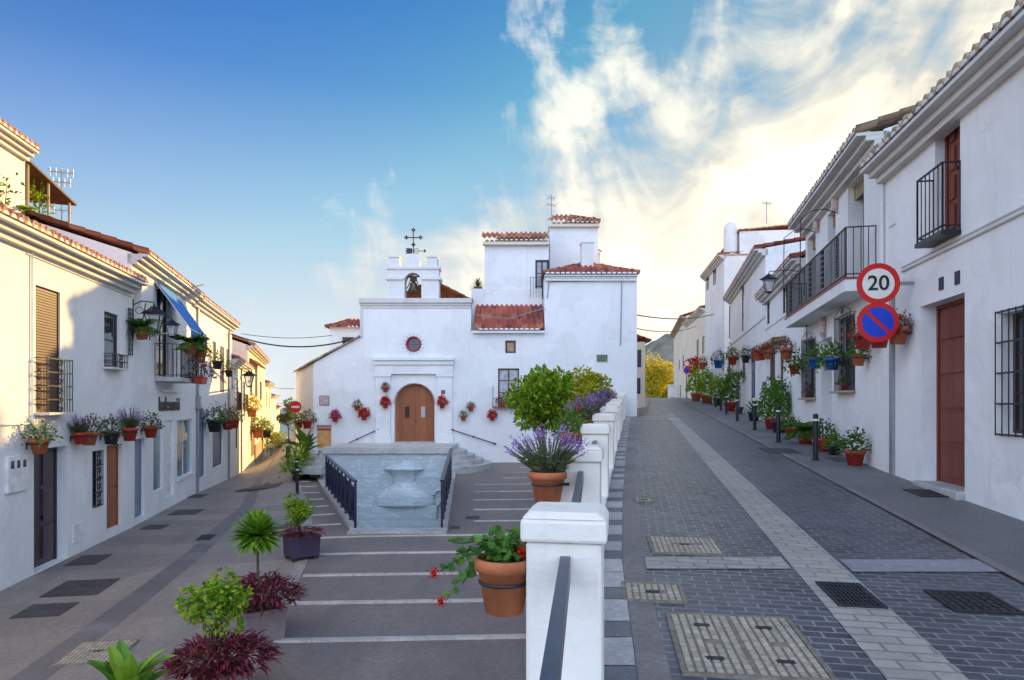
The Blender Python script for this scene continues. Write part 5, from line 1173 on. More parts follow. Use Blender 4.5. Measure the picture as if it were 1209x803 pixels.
mb = MB(); k = Rr * .86; mb.tube([(k * math.cos(a), k * math.sin(a), .16) for a in [2 * math.pi * i / 28 for i in range(29)]], .009, 6); mb.bar((k, 0, .16), (Rr + .02, 0, .16), .02, .03); build('pot_ring', mb, IRON, fp)
# ---- lavender and other pots on the next posts
specs = [(1, 'bigl', TERRA, 'big terracotta pot bursting with tall lavender on the second post'), (2, 'green', TERRA, 'terracotta pot of low green leaves on the third post'),
         (2, 'red', TERRAR, 'little red pot with scarlet flowers squeezed behind the third post'), (3, 'lav', TERRA, 'terracotta pot of lavender on the fourth post'), (4, 'lav', TERRA, 'terracotta pot of lavender on the fifth post'),
         (5, 'lavd', TERRA, 'deep purple lavender pot on the sixth post'), (6, 'lavd', TERRA, 'deep purple lavender pot on the seventh post'), (7, 'lav', TERRA, 'pot of thin lavender on the eighth post'), (8, 'mix', TERRA, 'pot of grey-green leaves on the post nearest the corner house')]
for i, kd, pm, lb in specs:
    x, y = post_left(i); r = .17 if kd == 'bigl' else .15; zt = zr(y) + 1.12
    dy = .0 if kd != 'red' else 1.1; x += .165 * dy
    parts = lavender(.38, .38, 100, 31) if kd == 'bigl' else lavender(.36, .42, 70, 40 + i) if kd == 'lav' else lavender(.36, .42, 70, 40 + i, leaf('violet_flowers', (.12, .03, .30), (.22, .08, .42), (.34, .16, .5))) if kd == 'lavd' else kinds(kd, r, 50 + i)
    t = potted('hanging_pot', lb, (x - r * (1.05 if kd != 'bigl' else .75) - .005, y - (.05 if kd != 'bigl' else .36) + dy, zt - (.42 if kd != 'bigl' else .52)), r, .30, pm, parts, 'flower pots hung along the balustrade')
    mb = MB(); k = r * .88; mb.tube([(k * math.cos(a), k * math.sin(a), .18) for a in [2 * math.pi * q / 20 for q in range(21)]], .009, 6); mb.bar((k, 0, .18), (r + .03, 0, .18), .02, .03); build('pot_ring', mb, IRON, t)

# ---- trees in the plaza
def zlow(px, Yq): x = (px - CX) / F * Yq; return Vector((x, Yq, low(x, Yq)))
tree('citrus_tree', 'bright green citrus tree with rounded crown standing behind the lavender post', zlow(640, 20.5), 2.35, 1.0, 1.22, 6500, .15, .09, G_CIT, 11, 34)
tree('citrus_tree', 'yellowish citrus tree behind the green one, beside the balustrade', zlow(689, 24.5), 2.55, .95, 1.0, 4200, .15, .085, G_YEL, 12, 28)

# ---- planters between street and plaza
GP = 'planters dividing the street from the plaza'
def planter(label, loc, w, d, h, mat, rot, parts, feet=True, group=GP, extra=()):
    t = thing('planter', label, 'planter', loc, rot, group); f = .06 if feet else 0
    mb = MB(); e = .035; wall = [(-w / 2, -d / 2), (w / 2, -d / 2), (w / 2, d / 2), (-w / 2, d / 2)]
    mb.hexa([(-w / 2 * .94, -d / 2 * .94, f), (w / 2 * .94, -d / 2 * .94, f), (w / 2 * .94, d / 2 * .94, f), (-w / 2 * .94, d / 2 * .94, f), (-w / 2, -d / 2, h - .05), (w / 2, -d / 2, h - .05), (w / 2, d / 2, h - .05), (-w / 2, d / 2, h - .05)])
    b = build('planter_box', mb, mat, t, bevel=.012)
    mb = MB()
    for (x0, x1, y0, y1) in ((-w / 2 - .015, w / 2 + .015, -d / 2 - .015, -d / 2 + e), (-w / 2 - .015, w / 2 + .015, d / 2 - e, d / 2 + .015), (-w / 2 - .015, -w / 2 + e, -d / 2 + e, d / 2 - e), (w / 2 - e, w / 2 + .015, -d / 2 + e, d / 2 - e)): mb.box(x0, x1, y0, y1, h - .049, h)
    build('rim', mb, mat, b, bevel=.006); mb = MB(); mb.box(-w / 2 + e, w / 2 - e, -d / 2 + e, d / 2 - e, h - .048, h - .025); build('soil', mb, SOIL, b)
    if feet:
        for sx in (-1, 1):
            for sy in (-1, 1): mb = MB(); mb.box(sx * w * .36 - .05, sx * w * .36 + .05, sy * d * .36 - .05, sy * d * .36 + .05, 0, f - .001); build('foot', mb, DARKPOT, t)
    for nm, mb, mt in parts: o = build(nm, mb, mt, t, recalc=False); o.location = (0, 0, h - .03)
    return t
def green_shrub(r, h, n, seed, c, mat=G_CIT, l=.085, w=.05):
    parts, cs = clump_crown(r, h, c, n, l, w, mat, seed, 18); mb = MB()
    for q in cs[:9]: mb.tube([(c[0] * .5, c[1] * .5, 0), (c[0], c[1], c[2] * .5), tuple(q)], .013, 5, .004)
    return [('shrub', parts[0][1], mat), ('stem', mb, BARK)]
def offs(parts, dx, dy):
    for nm, mb, mt in parts: mb.v = [(x + dx, y + dy, z) for x, y, z in mb.v]
    return parts
p = at(356, 661, 14.35); p.z = low(p.x, p.y)
planter('dark plum box planter with round-topped green shrub, farthest of the foreground planters', p, .62, .56, .50, PURPOT, R(38), green_shrub(.30, .42, 900, 21, (-.06, .1, .55)) + purple(.42, .16, 230, 22, .03))
p = at(309, 752, 9.75); p.z = low(p.x, p.y)
pl2 = purple(.52, .44, 900, 23, .05); rs = rosette(.38, 210, .09, 24, G_MID, (-.06, 0, 1.06), -.75, .12)
sb = MB(); sb.tube([(-.02, 0, 0), (-.05, .02, .5), (-.06, 0, 1.13)], .022, 7, .016)
planter('planter of purple leaves with a spiky green rosette on a tall bare stem', p, .56, .50, .46, PINKPOT, R(34), pl2 + [('rosette', rs[0][1], G_LIM), ('stem', sb, BARK)], False)
p = at(262, 836, 7.6); p.z = low(p.x, p.y)
planter('nearest planter with leafy yellow-green bush above purple foliage', p, .60, .52, .46, PINKPOT, R(30), green_shrub(.33, .36, 1300, 25, (-.06, .12, .72), G_CIT, .075, .048) + purple(.52, .34, 900, 26, .05), False)
p = at(150, 850, 6.3); p.z = low(p.x, p.y)
mb = MB(); g = rng(8)
for i in range(26):
    a = i * 2.4; e = .55 + .9 * g.random(); b0 = Vector((.10 * math.cos(a), .10 * math.sin(a), .22 + .22 * g.random())); blade(mb, b0, (math.cos(a) * math.cos(e), math.sin(a) * math.cos(e), math.sin(e)), g.uniform(.26, .42), .145, .35, 7)
mb.tube([(0, 0, 0), (.02, 0, .3), (0, 0, .5)], .025, 6)
planter('planter with broad upright lime-green leaves at the bottom left', p, .55, .5, .50, PINKPOT, R(25), [('foliage', mb, G_LIM)], False)
# lush pot plants by the church corner
p = at(357, 566, 29.0); p.z = low(p.x, p.y)
mb = MB(); g = rng(9)
for i in range(22): a = i * 2.4; e = .5 + .9 * g.random(); blade(mb, (0, 0, .3 + .5 * g.random()), (math.cos(a) * math.cos(e), math.sin(a) * math.cos(e), math.sin(e)), g.uniform(.8, 1.25), .34, .7, 7)
potted('pot_plant', 'tall broad-leaved green plant in a pot at the church corner', p + Vector((0, .3, 0)), .30, .55, DARKPOT, [('foliage', mb, G_MID)] , None, 0, False, 'pot plant')
potted('pot_plant', 'low bushy green plant in a dark pot at the church corner', p + Vector((.05, -.75, 0)), .32, .45, DARKPOT, bush(.62, .7, 520, .16, .09, G_CIT, 77, .05, None, 0, 0, -.6), None, 0, False, 'pot plant')
# ---- pots on the first houses at the left
GL = 'flower pots on the walls of the lower street'
for (fr, px, py, r, kd, pm, lb, sd) in (
    (FA, 47, 527, .17, 'pale', TERRA, 'terracotta pot of pale flowers beside the dark plum door', 101), (FA, 95, 518, .16, 'lav', TERRAR, 'lavender pot left of the narrow grille window, first of the row of five', 102), (FA, 105, 518, .16, 'mix', TERRA, 'pot of mixed grey-green leaves above the narrow grille window', 103),
    (FA, 131, 517, .17, 'dark', DARKPOT, 'dark bushy pot over the orange-brown wooden door', 104), (FA, 153, 513, .18, 'lav', TERRAR, 'lavender pot in red plastic right of the orange-brown door', 105), (FB, 178, 510, .18, 'dark', TERRAR, 'dark purple pot beside the teal shop window', 106),
    (FB, 168, 394, .20, 'fern', TERRA, 'terracotta pot of bright fern under the nearest street lantern', 107), (FC, 237, 423, .24, 'yellow', TERRA, 'pot of yellow flowers on the wall past the blue awning', 108),
    (FC, 253, 503, .27, 'dark', DARKPOT, 'dark bushy pot above the blue-panelled door', 110), (FC, 269, 501, .27, 'mix', TERRAR, 'red pot of straggly leaves left of a downpipe past the arched doorway', 111),
    (FD, 276, 500, .27, 'mix', TERRAR, 'red flower pot beside the narrow ground-floor window', 112), (FE, 305, 511, .45, 'green', TERRA, 'hanging green plant on the sunlit house front', 113), (FF, 315, 512, .42, 'green', DARKPOT, 'dark pot of greenery further down the sunlit fronts', 114), (FE, 297, 487, .3, 'yellow', TERRA, 'yellow flowers hanging under the window of the tall sunlit house', 115),
    (FC, 256.5, 431, .2, 'dark', DARKPOT, 'small dark pot below the upper window beside the tall shutter', 116), (FC, 270.5, 441, .2, 'dark', DARKPOT, 'small dark pot below the last upper shutter of the arched-door house', 117)):
    wall_pot(fr, px, py, r, kd, pm, lb, GL, sd)
zt = FB.uz(187, 444, .3)[1] + 1.0
for du, kd, lb, sd, q, dz in ((.35, 'fern', 'fern pot hung on the balcony rail below the blue awning, nearer one', 121, .80, -.28), (1.35, 'spiky', 'spiky green plant in a terracotta pot on the balcony rail below the awning', 122, .88, -.25)):
    potted('wall_pot', lb, FB.w(ua + du, q + .12, zt + dz), .21, .34, TERRA, kinds(kd, .21, sd), GL, FB.ang, False)
t = thing('window_box', 'long red flower box hung below the balcony under the blue awning', 'flower box', FB.w(ua + 1.7, .95, zt - 1.15), FB.ang, GL)
mb = MB(); mb.hexa([(-.42, -.1, 0), (.42, -.1, 0), (.42, .1, 0), (-.42, .1, 0), (-.47, -.14, .24), (.47, -.14, .24), (.47, .14, .24), (-.47, .14, .24)]); build('box', mb, TERRAR, t, bevel=.01)
for nm, mb, mt in bush(.5, .35, 150, .12, .07, G_GREY, 124, .22, F_PINK, 30, .06, -.4): build(nm, mb, mt, t, recalc=False)
# ---- pots on the church front
GC = 'flower pots on the church front'
for px, py, kd, lb, sd in ((455, 458, 'dry', 'little pot of withered leaves highest on the left pilaster of the church door', 131), (455, 477, 'redfull', 'pot of bright red flowers on the left pilaster of the church door', 132), (522, 477, 'redfull', 'pot of red flowers on the right pilaster under the number plate', 133),
    (421.5, 480, 'mix', 'green and red pot left of the portal, upper of a pair', 134), (430, 491, 'redfull', 'round red flower pot left of the portal, lower of a pair', 135), (396, 493, 'pink', 'magenta flower pot between the tile plaque and the handrail', 136),
    (547, 492, 'mix', 'green pot right of the portal, lower left of a pair', 137), (556, 481, 'dry', 'brownish leafy pot right of the portal, upper right of a pair', 138), (581, 492, 'redfull', 'round red flower pot right of the church, below the basket window', 139)):
    wall_pot(FCh if px < 556 else FK, px, py + 2, .15, kd, TERRAR if kd in ('redfull', 'pink') else TERRA, lb, GC, sd, q=.25 if px in (455, 522) else None) if True else 0
t = thing('window_box', 'red flowers in a pinkish pot inside the window basket of the corner house', 'flower box', FK.w(kx(594), .17, k1['z0'] - .08), 0)
mb = MB(); mb.hexa([(-.22, -.08, 0), (.22, -.08, 0), (.22, .08, 0), (-.22, .08, 0), (-.26, -.11, .2), (.26, -.11, .2), (.26, .11, .2), (-.26, .11, .2)]); build('box', mb, TERRAR, t, bevel=.01)
for nm, mb, mt in bush(.3, .28, 90, .1, .06, G_DARK, 141, .2, F_RED, 18, .05, -.3): build(nm, mb, mt, t, recalc=False)
FS = Front((-9.38 - 3.75, 32 + 9.2), (-9.38, 32.0))
for px, py, kd, lb, sd in ((353, 501, 'green', 'green pot on the church side wall under the no-entry sign, left of two', 142), (363, 501, 'mix', 'red and green pot on the church side wall near the corner, right of two', 143)):
    wall_pot(FS, px, py, .22, kd, TERRAR, lb, GC, sd)
# corner plant on the corner house's parapet
potted('pot_plant', 'spiky dry plant in a pot on the parapet between church and corner house', FK.w(f2(563), -2.4, g2(341)), .2, .25, TERRA, rosette(.55, 60, .05, 144, G_GREY, (0, 0, 0), -.1, .9), None, 0, False, 'pot plant')

# ---- pots along the upper road
GR = 'flower pots on the walls of the upper road'
for (fr, px, py, r, kd, pm, lb, sd, q) in (
    (F1, 1060, 397, .16, 'dry', TERRA, 'withered pot right of the no-parking sign', 151, .2), (F1, 1038, 401, .16, 'dry', TERRAR, 'withered pot directly under the no-parking sign', 152, .45), (F2, 1019, 403, .16, 'dry', TERRAR, 'withered pot left of the no-parking sign', 153, .3),
    (F2, 1013.5, 425, .15, 'green', TERRA, 'terracotta pot of green leaves right of the nearer ornate grille', 154, None), (F2, 982, 430, .16, 'trail', BLUEPOT, 'blue pot with trailing leaves left of the nearer ornate grille', 155, .3), (F2, 962, 429, .16, 'trail', BLUEPOT, 'blue pot in front of the farther ornate grille', 156, .35),
    (F3, 938, 436, .2, 'trail', TERRAR, 'red pot of trailing leaves between the grille and the little canopy', 157, None), (F3, 928.5, 418, .2, 'dry', TERRA, 'withered brown pot at the right end of the little door canopy', 158, .7), (F3, 906, 419, .2, 'dry', TERRA, 'withered orange pot at the left end of the little door canopy', 159, .6),
    (F3, 899.5, 421, .22, 'redfull', TERRAR, 'dark red flowering pot left of the canopy', 160, None), (F3, 893, 422, .2, 'dry', TERRA, 'plain terracotta pot left of the dark red one', 161, None), (F4, 880, 424, .28, 'dark', PURPOT, 'dark violet bushy pot over the maroon ground-floor window', 162, None),
    (F4, 865, 426, .3, 'red', TERRAR, 'bright red hanging pot on the tall white house', 163, None), (F5, 848, 430, .42, 'dark', BLUEPOT, 'large blue pot on the tallest pale house', 164, None), (F5, 829, 432, .4, 'dry', TERRA, 'brown hanging pot on the sunlit front up the road', 165, None), (F5, 818, 437, .45, 'redfull', TERRAR, 'red hanging pot farthest up the road', 166, None)):
    wall_pot(fr, px, py, r * (.85 if fr in (F3, F4, F5) else 1), kd, pm, lb, GR, sd, q=q)
for q_, lb, sd, kd in ((q4, 'red planter on the sill behind the nearer ornate grille', 171, 'green'), (q6, 'small pot on the sill behind the farther ornate grille', 172, 'mix')):
    potted('sill_pot', lb, F2.w((q_['u0'] + q_['u1']) / 2, .04, q_['z0'] + .0), .11, .17, TERRAR, kinds(kd, .11, sd), GR, F2.ang)
def on_road(px, py):
    Yq = 1.77 / ((py - HY) / F + .038); return Vector(((px - CX) / F * Yq, Yq, zr(Yq) + .014))
def stand(px, r):
    for fr in (F2, F3, F4, F5):
        u, _ = fr.uz(px, 480, r * 1.2 + .04)
        if 0 <= u <= fr.L: break
    p = fr.w(u, r * 1.2 + .04, 0); p.z = zr(p.y) + .014; return p
GG = 'pots standing on the pavement of the upper road'
for (px, py, r, kd, pm, lb, sd) in (
    (1009.5, 537, .20, 'herb', TERRAR, 'red pot of reddish-green leaves, nearest on the pavement'.replace('  ', ' '), 181), (985, 525, .15, 'green', DARKPOT, 'small dark pot of green leaves beside the nearest red pot', 182), (972, 522, .21, 'herb', TERRAR, 'wide red pot standing behind the nearest bollard', 183), (951, 514, .22, 'fern', TERRAR, 'brick-red pot overflowing with feathery fern', 184),
    (934, 502, .18, 'green', TERRAR, 'small red pot between the fern and the tall leafy plant', 185), (911, 497, .26, 'tall', TERRAR, 'tall leafy plant in a red pot outside the canopied door', 186), (920, 494, .26, 'tall', DARKPOT, 'climbing plant in a dark pot against the canopied door', 187), (890, 492, .26, 'spiky', DARKPOT, 'spiky dark plant in a pot beside the bollards', 188),
    (862, 482, .34, 'tall', TERRAR, 'red pot of mixed tall shrubs outside the tall white house', 189), (848, 480.5, .34, 'tally', DARKPOT, 'dark pot of shrubs at the foot of the tallest pale house', 190), (834, 477, .42, 'tally', TERRA, 'leafy yellow-green potted shrub up the road', 191), (822, 475.5, .45, 'tally', TERRA, 'large potted shrub farthest up the pavement', 192)):
    p = stand(px, r); potted('pavement_pot', lb, p, r, r * 1.5, pm, kinds(kd, r, sd), GG)
p = on_road(873, 489); t = thing('sapling', 'thin bare-stemmed sapling in a small pot outside the tall white house', 'tree', p); build('pot', pot_mesh(.2, .35), DARKPOT, t); mb = MB(); mb.tube([(0, 0, .3), (.05, 0, 1.0), (-.02, 0, 1.9)], .02, 6, .01); mb.tube([(.03, 0, 1.2), (.25, 0, 1.8)], .01, 5); build('trunk', mb, BARK, t)
mb = MB(); g = rng(3); C = g.normal(size=(150, 3)) * np.array([.22, .22, .14]) + np.array([.05, 0, 1.95]); mb.leaves(C, g.normal(size=C.shape), .16, .08); build('crown', mb, G_MID, t, recalc=False)
# ---- bollards
GB = 'black bollards along the pavement edge'
b0 = None
for i, (px, py, lb) in enumerate(((963, 544, 'black bollard nearest the camera, standing in front of the wide red pot'), (919, 523, 'second black bollard, between the fern and the tall leafy pot'), (891, 508, 'third black bollard, beside the spiky pot plant'), (870.5, 497.5, 'fourth black bollard, in front of the thin sapling'), (857.6, 489.8, 'fifth black bollard, below the red pot of tall shrubs'),
    (851, 484.8, 'sixth black bollard up the road'), (845, 481, 'seventh black bollard, small and near the far shrubs'), (839.6, 478, 'farthest black bollard near the road crest'))):
    p = on_road(px, py)
    if b0 is None:
        b0 = thing('bollard', lb, 'bollard', p, 0, GB); mb = MB(); mb.lathe([(.001, 0), (.085, 0), (.085, .02), (.056, .025), (.056, .85), (.001, .85)], 18); build('shaft', mb, IRON, b0)
        mb = MB(); mb.lathe([(.001, .851), (.058, .851), (.058, .89), (.001, .89)], 18); build('reflective_band', mb, WHITEM, b0); mb = MB(); mb.lathe([(.001, .891), (.056, .891), (.056, .98), (.045, 1.0), (.001, 1.005)], 18); build('cap', mb, IRON, b0)
    else: copy_thing(b0, lb, p)
GB2 = 'dark bollards between the lower street and the plaza'
for i, (px, Yq, lb) in enumerate(((351, 24.3, 'dark bollard just beyond the farthest foreground planter'), (350, 27.5, 'dark bollard in front of the low bushy plant at the church corner'))):
    p = at(px, 500, Yq); p.z = low(p.x, Yq); c = copy_thing(b0, lb, p); c['group'] = GB2

# ---------------------------------------------------------------- road signs
def disc(mb, r, y0, y1, x=0, z=0, n=48, r0=0.0):
    if r0: mb.lathe([(r0, y0), (r, y0), (r, y1), (r0, y1), (r0, y0)], n, (x, 0, z), 'y')
    else: mb.lathe([(.0005, y0), (r, y0), (r, y1), (.0005, y1)], n, (x, 0, z), 'y')
Ys = 11.6; ps = at(1037, 335, Ys); rs_ = 24.2 / F * Ys
s1 = thing('speed_sign', 'round red-ringed speed limit sign reading 20, upper sign on the right', 'road sign', ps, R(-8))
mb = MB(); disc(mb, rs_, 0, .015); mb.box(.0, .62, .02, .05, -.03, .03); build('back_plate', mb, GREYM, s1, bevel=.003)
mb = MB(); disc(mb, rs_, -.004, -.001, r0=rs_ * .74); build('red_ring', mb, RED, s1); mb = MB(); disc(mb, rs_ * .745, -.003, -.0005); build('sign_face', mb, SWHITE, s1)
text_mesh('20', rs_ * 1.02, .003, SBLACK, 'numerals', s1, (0, -.008, 0), (R(90), 0, 0))
ps2 = at(1036.5, 380.5, Ys); r2_ = 23.6 / F * Ys
s2_ = thing('parking_sign', 'round blue and red no-parking sign under the speed limit sign', 'road sign', ps2, R(-8))
mb = MB(); disc(mb, r2_, 0, .015); mb.box(.0, .62, .02, .05, -.03, .03); build('back_plate', mb, GREYM, s2_, bevel=.003)
mb = MB(); disc(mb, r2_, -.004, -.001, r0=r2_ * .76); mb.v = mb.v; a = r2_ * .77 * .7071; w = r2_ * .085
mb.prism([(-a - w * .7, a - w * .7), (-a + w * .7, a + w * .7), (a + w * .7, -a + w * .7), (a - w * .7, -a - w * .7)], -.0045, -.0035); build('red_marking', mb, RED, s2_); mb = MB(); disc(mb, r2_ * .765, -.003, -.0005); build('sign_face', mb, BLUE, s2_)
u, z = FS.uz(350, 480.5, .25); r3_ = .33
s3 = thing('no_entry_sign', 'red no-entry disc with white bar on the church side wall', 'road sign', FS.w(u, .3, z), R(5))
mb = MB(); disc(mb, r3_, 0, .015); build('sign_face', mb, RED, s3); mb = MB(); mb.box(-.22, .22, -.004, -.0005, -.055, .055); build('white_bar', mb, SWHITE, s3); mb = MB(); mb.bar((0, .02, 0), (.3, .2, 0), .04, .04); build('arm', mb, GREYM, s3)
pp = on_road(810.5, 473.5); t = thing('sign_pole', 'pole carrying two small round signs far up the road', 'road sign', pp); mb = MB(); mb.tube([(0, 0, 0), (0, 0, 3.3)], .05, 8); build('pole', mb, GREYM, t)
for z, fm, rm in ((3.0, SWHITE, RED), (2.45, BLUE, RED)):
    mb = MB(); disc(mb, .27, -.08, -.06, 0, z, 24); d_ = build('sign_face', mb, rm, t); mb = MB(); disc(mb, .19, -.085, -.0805, 0, z, 24); build('sign_centre', mb, fm, d_)
# ---- church wall fittings
def wallrail(fr, p0, p1, label):
    u0, z0 = fr.uz(*p0); u1, z1 = fr.uz(*p1); o = fr.w(u0, 0, z0); t = thing('handrail', label, 'handrail', o, fr.ang, 'iron handrails on the church front'); mb = MB(); d = u1 - u0
    mb.tube([(0, -.09, 0), (d, -.09, z1 - z0)], .022, 8); mb.ball((0, -.09, 0), .045); mb.ball((d, -.09, z1 - z0), .045); build('rail', mb, IRON, t)
    for k in (.04, .5, .96): mb = MB(); mb.tube([(d * k, 0, (z1 - z0) * k), (d * k, -.09, (z1 - z0) * k)], .015, 6); mb.box(d * k - .04, d * k + .04, -.012, -.001, (z1 - z0) * k - .04, (z1 - z0) * k + .04); build('rail_bracket', mb, IRON, t)
wallrail(FCh, (447, 507), (397, 530), 'black handrail sloping down the church wall left of the door'); wallrail(FK, (533, 507), (585, 524), 'black handrail sloping down the wall right of the church door')
u, z = FCh.uz(383, 473); t = thing('tile_plaque', 'small square tile plaque in a grey frame on the church wall', 'plaque', FCh.w(u, 0, z)); mb = MB(); mb.box(-.24, .24, -.02, -.001, -.24, .24); build('frame', mb, GREYM, t, bevel=.004)
mb = MB(); mb.box(-.19, .19, -.026, -.0205, -.19, .19); build('tile', mb, plain('painted_tile', (.5, .34, .34), .3, var=.5, s=12), t)
u, z = FCh.uz(523.5, 463); t = thing('number_plate', 'little dark number plate above the right pilaster pot of the church', 'plaque', FCh.w(u, .125, z)); mb = MB(); mb.box(-.09, .09, -.01, 0, -.09, .09); build('plate', mb, SBLACK, t); text_mesh('1', .13, .002, SWHITE, 'numeral', t, (0, -.013, 0), (R(90), 0, 0))
u, z = FCh.uz(383, 522); t = thing('notice_board', 'orange painted notice board with a dark red band at the church corner', 'notice board', FCh.w(u, 0, -3.1))
mb = MB(); mb.box(-.32, .32, -.05, -.001, 1.05, 2.05); build('board', mb, ORANGE, t, bevel=.006); mb = MB(); mb.box(-.32, .32, -.058, -.0505, 1.9, 1.98); build('band', mb, DKRED, t)
mb = MB(); mb.box(-.30, .30, -.058, -.0505, .82, 1.03); build('symbol_panel', mb, SWHITE, t); mb = MB(); mb.box(-.24, -.06, -.064, -.0585, .86, .99); build('dark_symbol', mb, BLUEIRON, t); mb = MB(); mb.box(-.34, .34, -.06, -.001, 2.052, 2.15); build('header', mb, plain('mauve_header', (.28, .2, .26), .6), t)
mb = MB(); mb.box(-.28, .28, -.08, -.001, .02, .80); build('grey_cabinet', mb, GREYM, t, bevel=.006)
# ---- lanterns
def lantern(fr, px, py, q, label, k=1.0, scroll=None):
    u, z = fr.uz(px, py, q); u = min(max(u, .12), fr.L - .12); o = fr.w(u, 0, z); t = thing('wall_lantern', label, 'street lamp', o, fr.ang, 'black iron wall lanterns'); b = k
    mb = MB(); mb.tube([(0, 0, .32 * b), (0, -q * .4, .42 * b), (0, -q, .40 * b), (0, -q, .27 * b)], .014 * b, 6); mb.tube([(0, -.02, -.35 * b), (0, -q * .45, -.05 * b), (0, -q * .6, .38 * b)], .012 * b, 6); mb.box(-.03, .03, -.02, 0, -.45 * b, .45 * b)
    mb.tube([(0, -q * .3 + .08 * b * math.cos(a), .2 * b + .08 * b * math.sin(a)) for a in [2 * math.pi * i / 12 for i in range(13)]], .009, 5); build('lamp_bracket', mb, IRON, t)
    mb = MB(); n = 4; A_ = [math.pi / 4 + i * math.pi / 2 for i in range(4)]; rt, rb, zt_, zb_ = .24 * b, .12 * b, .12 * b, -.28 * b
    for a in A_: mb.bar((rt * math.cos(a), -q + rt * math.sin(a), zt_), (rb * math.cos(a), -q + rb * math.sin(a), zb_), .018 * b, .018 * b)
    for (r, z_) in ((rt, zt_), (rb, zb_)):
        for i in range(4): a, c = A_[i], A_[(i + 1) % 4]; mb.bar((r * math.cos(a), -q + r * math.sin(a), z_), (r * math.cos(c), -q + r * math.sin(c), z_), .02 * b, .02 * b)
    mb.lathe([(.30 * b, .13 * b), (.29 * b, .15 * b), (.12 * b, .25 * b), (.07 * b, .30 * b), (.001, .31 * b)], 4, (0, -q, 0)); mb.lathe([(.001, -.34 * b), (.10 * b, -.30 * b), (.13 * b, -.28 * b), (.001, -.27 * b)], 8, (0, -q, 0)); mb.ball((0, -q, .33 * b), .03 * b, 8); build('lamp_frame', mb, IRON, t)
    mb = MB(); vs = [((r - .012 * b) * math.cos(a), -q + (r - .012 * b) * math.sin(a), z_) for (r, z_) in ((rb, zb_ + .01), (rt, zt_ - .01)) for a in A_]; mb.add(vs, [(i, (i + 1) % 4, 4 + (i + 1) % 4, 4 + i) for i in range(4)]); build('lamp_glass', mb, LGL, t); mb = MB(); mb.ball((0, -q, -.1 * b), .05 * b); build('bulb', mb, WHITEM, t)
m, tt, bb = newmat('lantern_glass'); setc(tt, bb, 'Base Color', (.8, .85, .9)); setc(tt, bb, 'Roughness', .1); bb.inputs['Alpha'].default_value = .35; LGL = m
lantern(FB, 175, 374, .52, 'black wall lantern nearest on the left, over the fern pot', 1.15); lantern(FD, 286, 444, .8, 'small black lantern on the house with the low shed roof', 1.3); lantern(F3, 912, 330, 1.0, 'black wall lantern on the right beside the long balcony', .9); lantern(FB, 203, 388, .6, 'little black lantern half hidden under the blue awning', .8)
u, z = FA.uz(152, 392); t = thing('iron_scroll_panel', 'black iron scroll panel fixed to the wall beside the nearest lantern', 'ironwork', FA.w(FA.L - .22, 0, z), FA.ang); mb = MB()
for x in (-.12, .12): mb.bar((x, -.06, -.62), (x, -.06, .62), .02, .02)
for i in range(9):
    for sg in (-1, 1): mb.tube([(sg * .055 + .05 * math.cos(a), -.06, -.54 + i * .135 + .06 * math.sin(a)) for a in [2 * math.pi * k / 10 for k in range(11)]], .009, 5)
for z_ in (-.6, .6): mb.bar((-.12, -.06, z_), (.12, -.06, z_), .02, .02); mb.box(-.02, .02, -.06, 0, z_ - .01, z_ + .01)
build('scrollwork', mb, IRON, t)
# ---- antennas, cables
def antenna(label, base, h, arms):
    t = thing('tv_antenna', label, 'antenna', base, R(20)); mb = MB(); mb.tube([(0, 0, 0), (0, 0, h)], .022, 6); build('mast', mb, GREYM, t); mb = MB()
    for z, L, n in arms:
        mb.tube([(-L / 2, 0, z), (L / 2, 0, z)], .014, 5)
        for i in range(n): x = -L / 2 + L * i / max(1, n - 1); mb.tube([(x, -.28, z), (x, .28, z)], .009, 5); mb.tube([(x, 0, z - .13), (x, 0, z + .13)], .008, 5)
    build('antenna_arms', mb, GREYM, t)
antenna('tangled metal TV antenna above the roof terrace on the left', at(73, 268, 20.5), 1.75, ((1.65, .6, 5), (1.35, .45, 4), (.5, .4, 3))); antenna('thin TV antenna on the tower of the corner house', at(651, 258, 34.9) + Vector((0, 0, -.1)), 1.35, ((1.15, .35, 3), (.8, .45, 3))); antenna('small TV antenna on the rear roof of the tall white house', at(905, 250, 40) + Vector((0, 0, -.7)), 1.3, ((1.2, .6, 4),))
def cable(label, a, b, sag, r=.022):
    a, b = Vector(a), Vector(b); t = thing('overhead_cable', label, 'cable', a); mb = MB(); mb.tube([(b - a) * (i / 24) - Vector((0, 0, sag * 4 * (i / 24) * (1 - i / 24))) for i in range(25)], r, 5); build('wire', mb, IRON, t)
cable('thick cable sagging from the left roofs to the church', at(272, 394, 33), at(425, 398, 32) + Vector((0, -.05, 0)), .55, .035); cable('thin cable above the thick one, left of the church', at(285, 394, 39), at(392, 396, 40), .2, .018); cable('cable crossing the gap to the church side wall, upper of two', at(315, 455, 62), at(347, 459, 40), .1, .02); cable('cable crossing the gap to the church side wall, lower of two', at(320, 474, 70), at(347, 476, 40), .1, .02)
cable('upper cable from the corner house across the road', at(752, 372, 33), at(843, 371, 46), .25, .03); cable('lower thin cable from the corner house across the road', at(752, 388, 36), at(822, 385, 56), .3, .025); cable('thin wire over the left roofs', at(213, 338, 26), at(240, 336, 30), .05, .02)
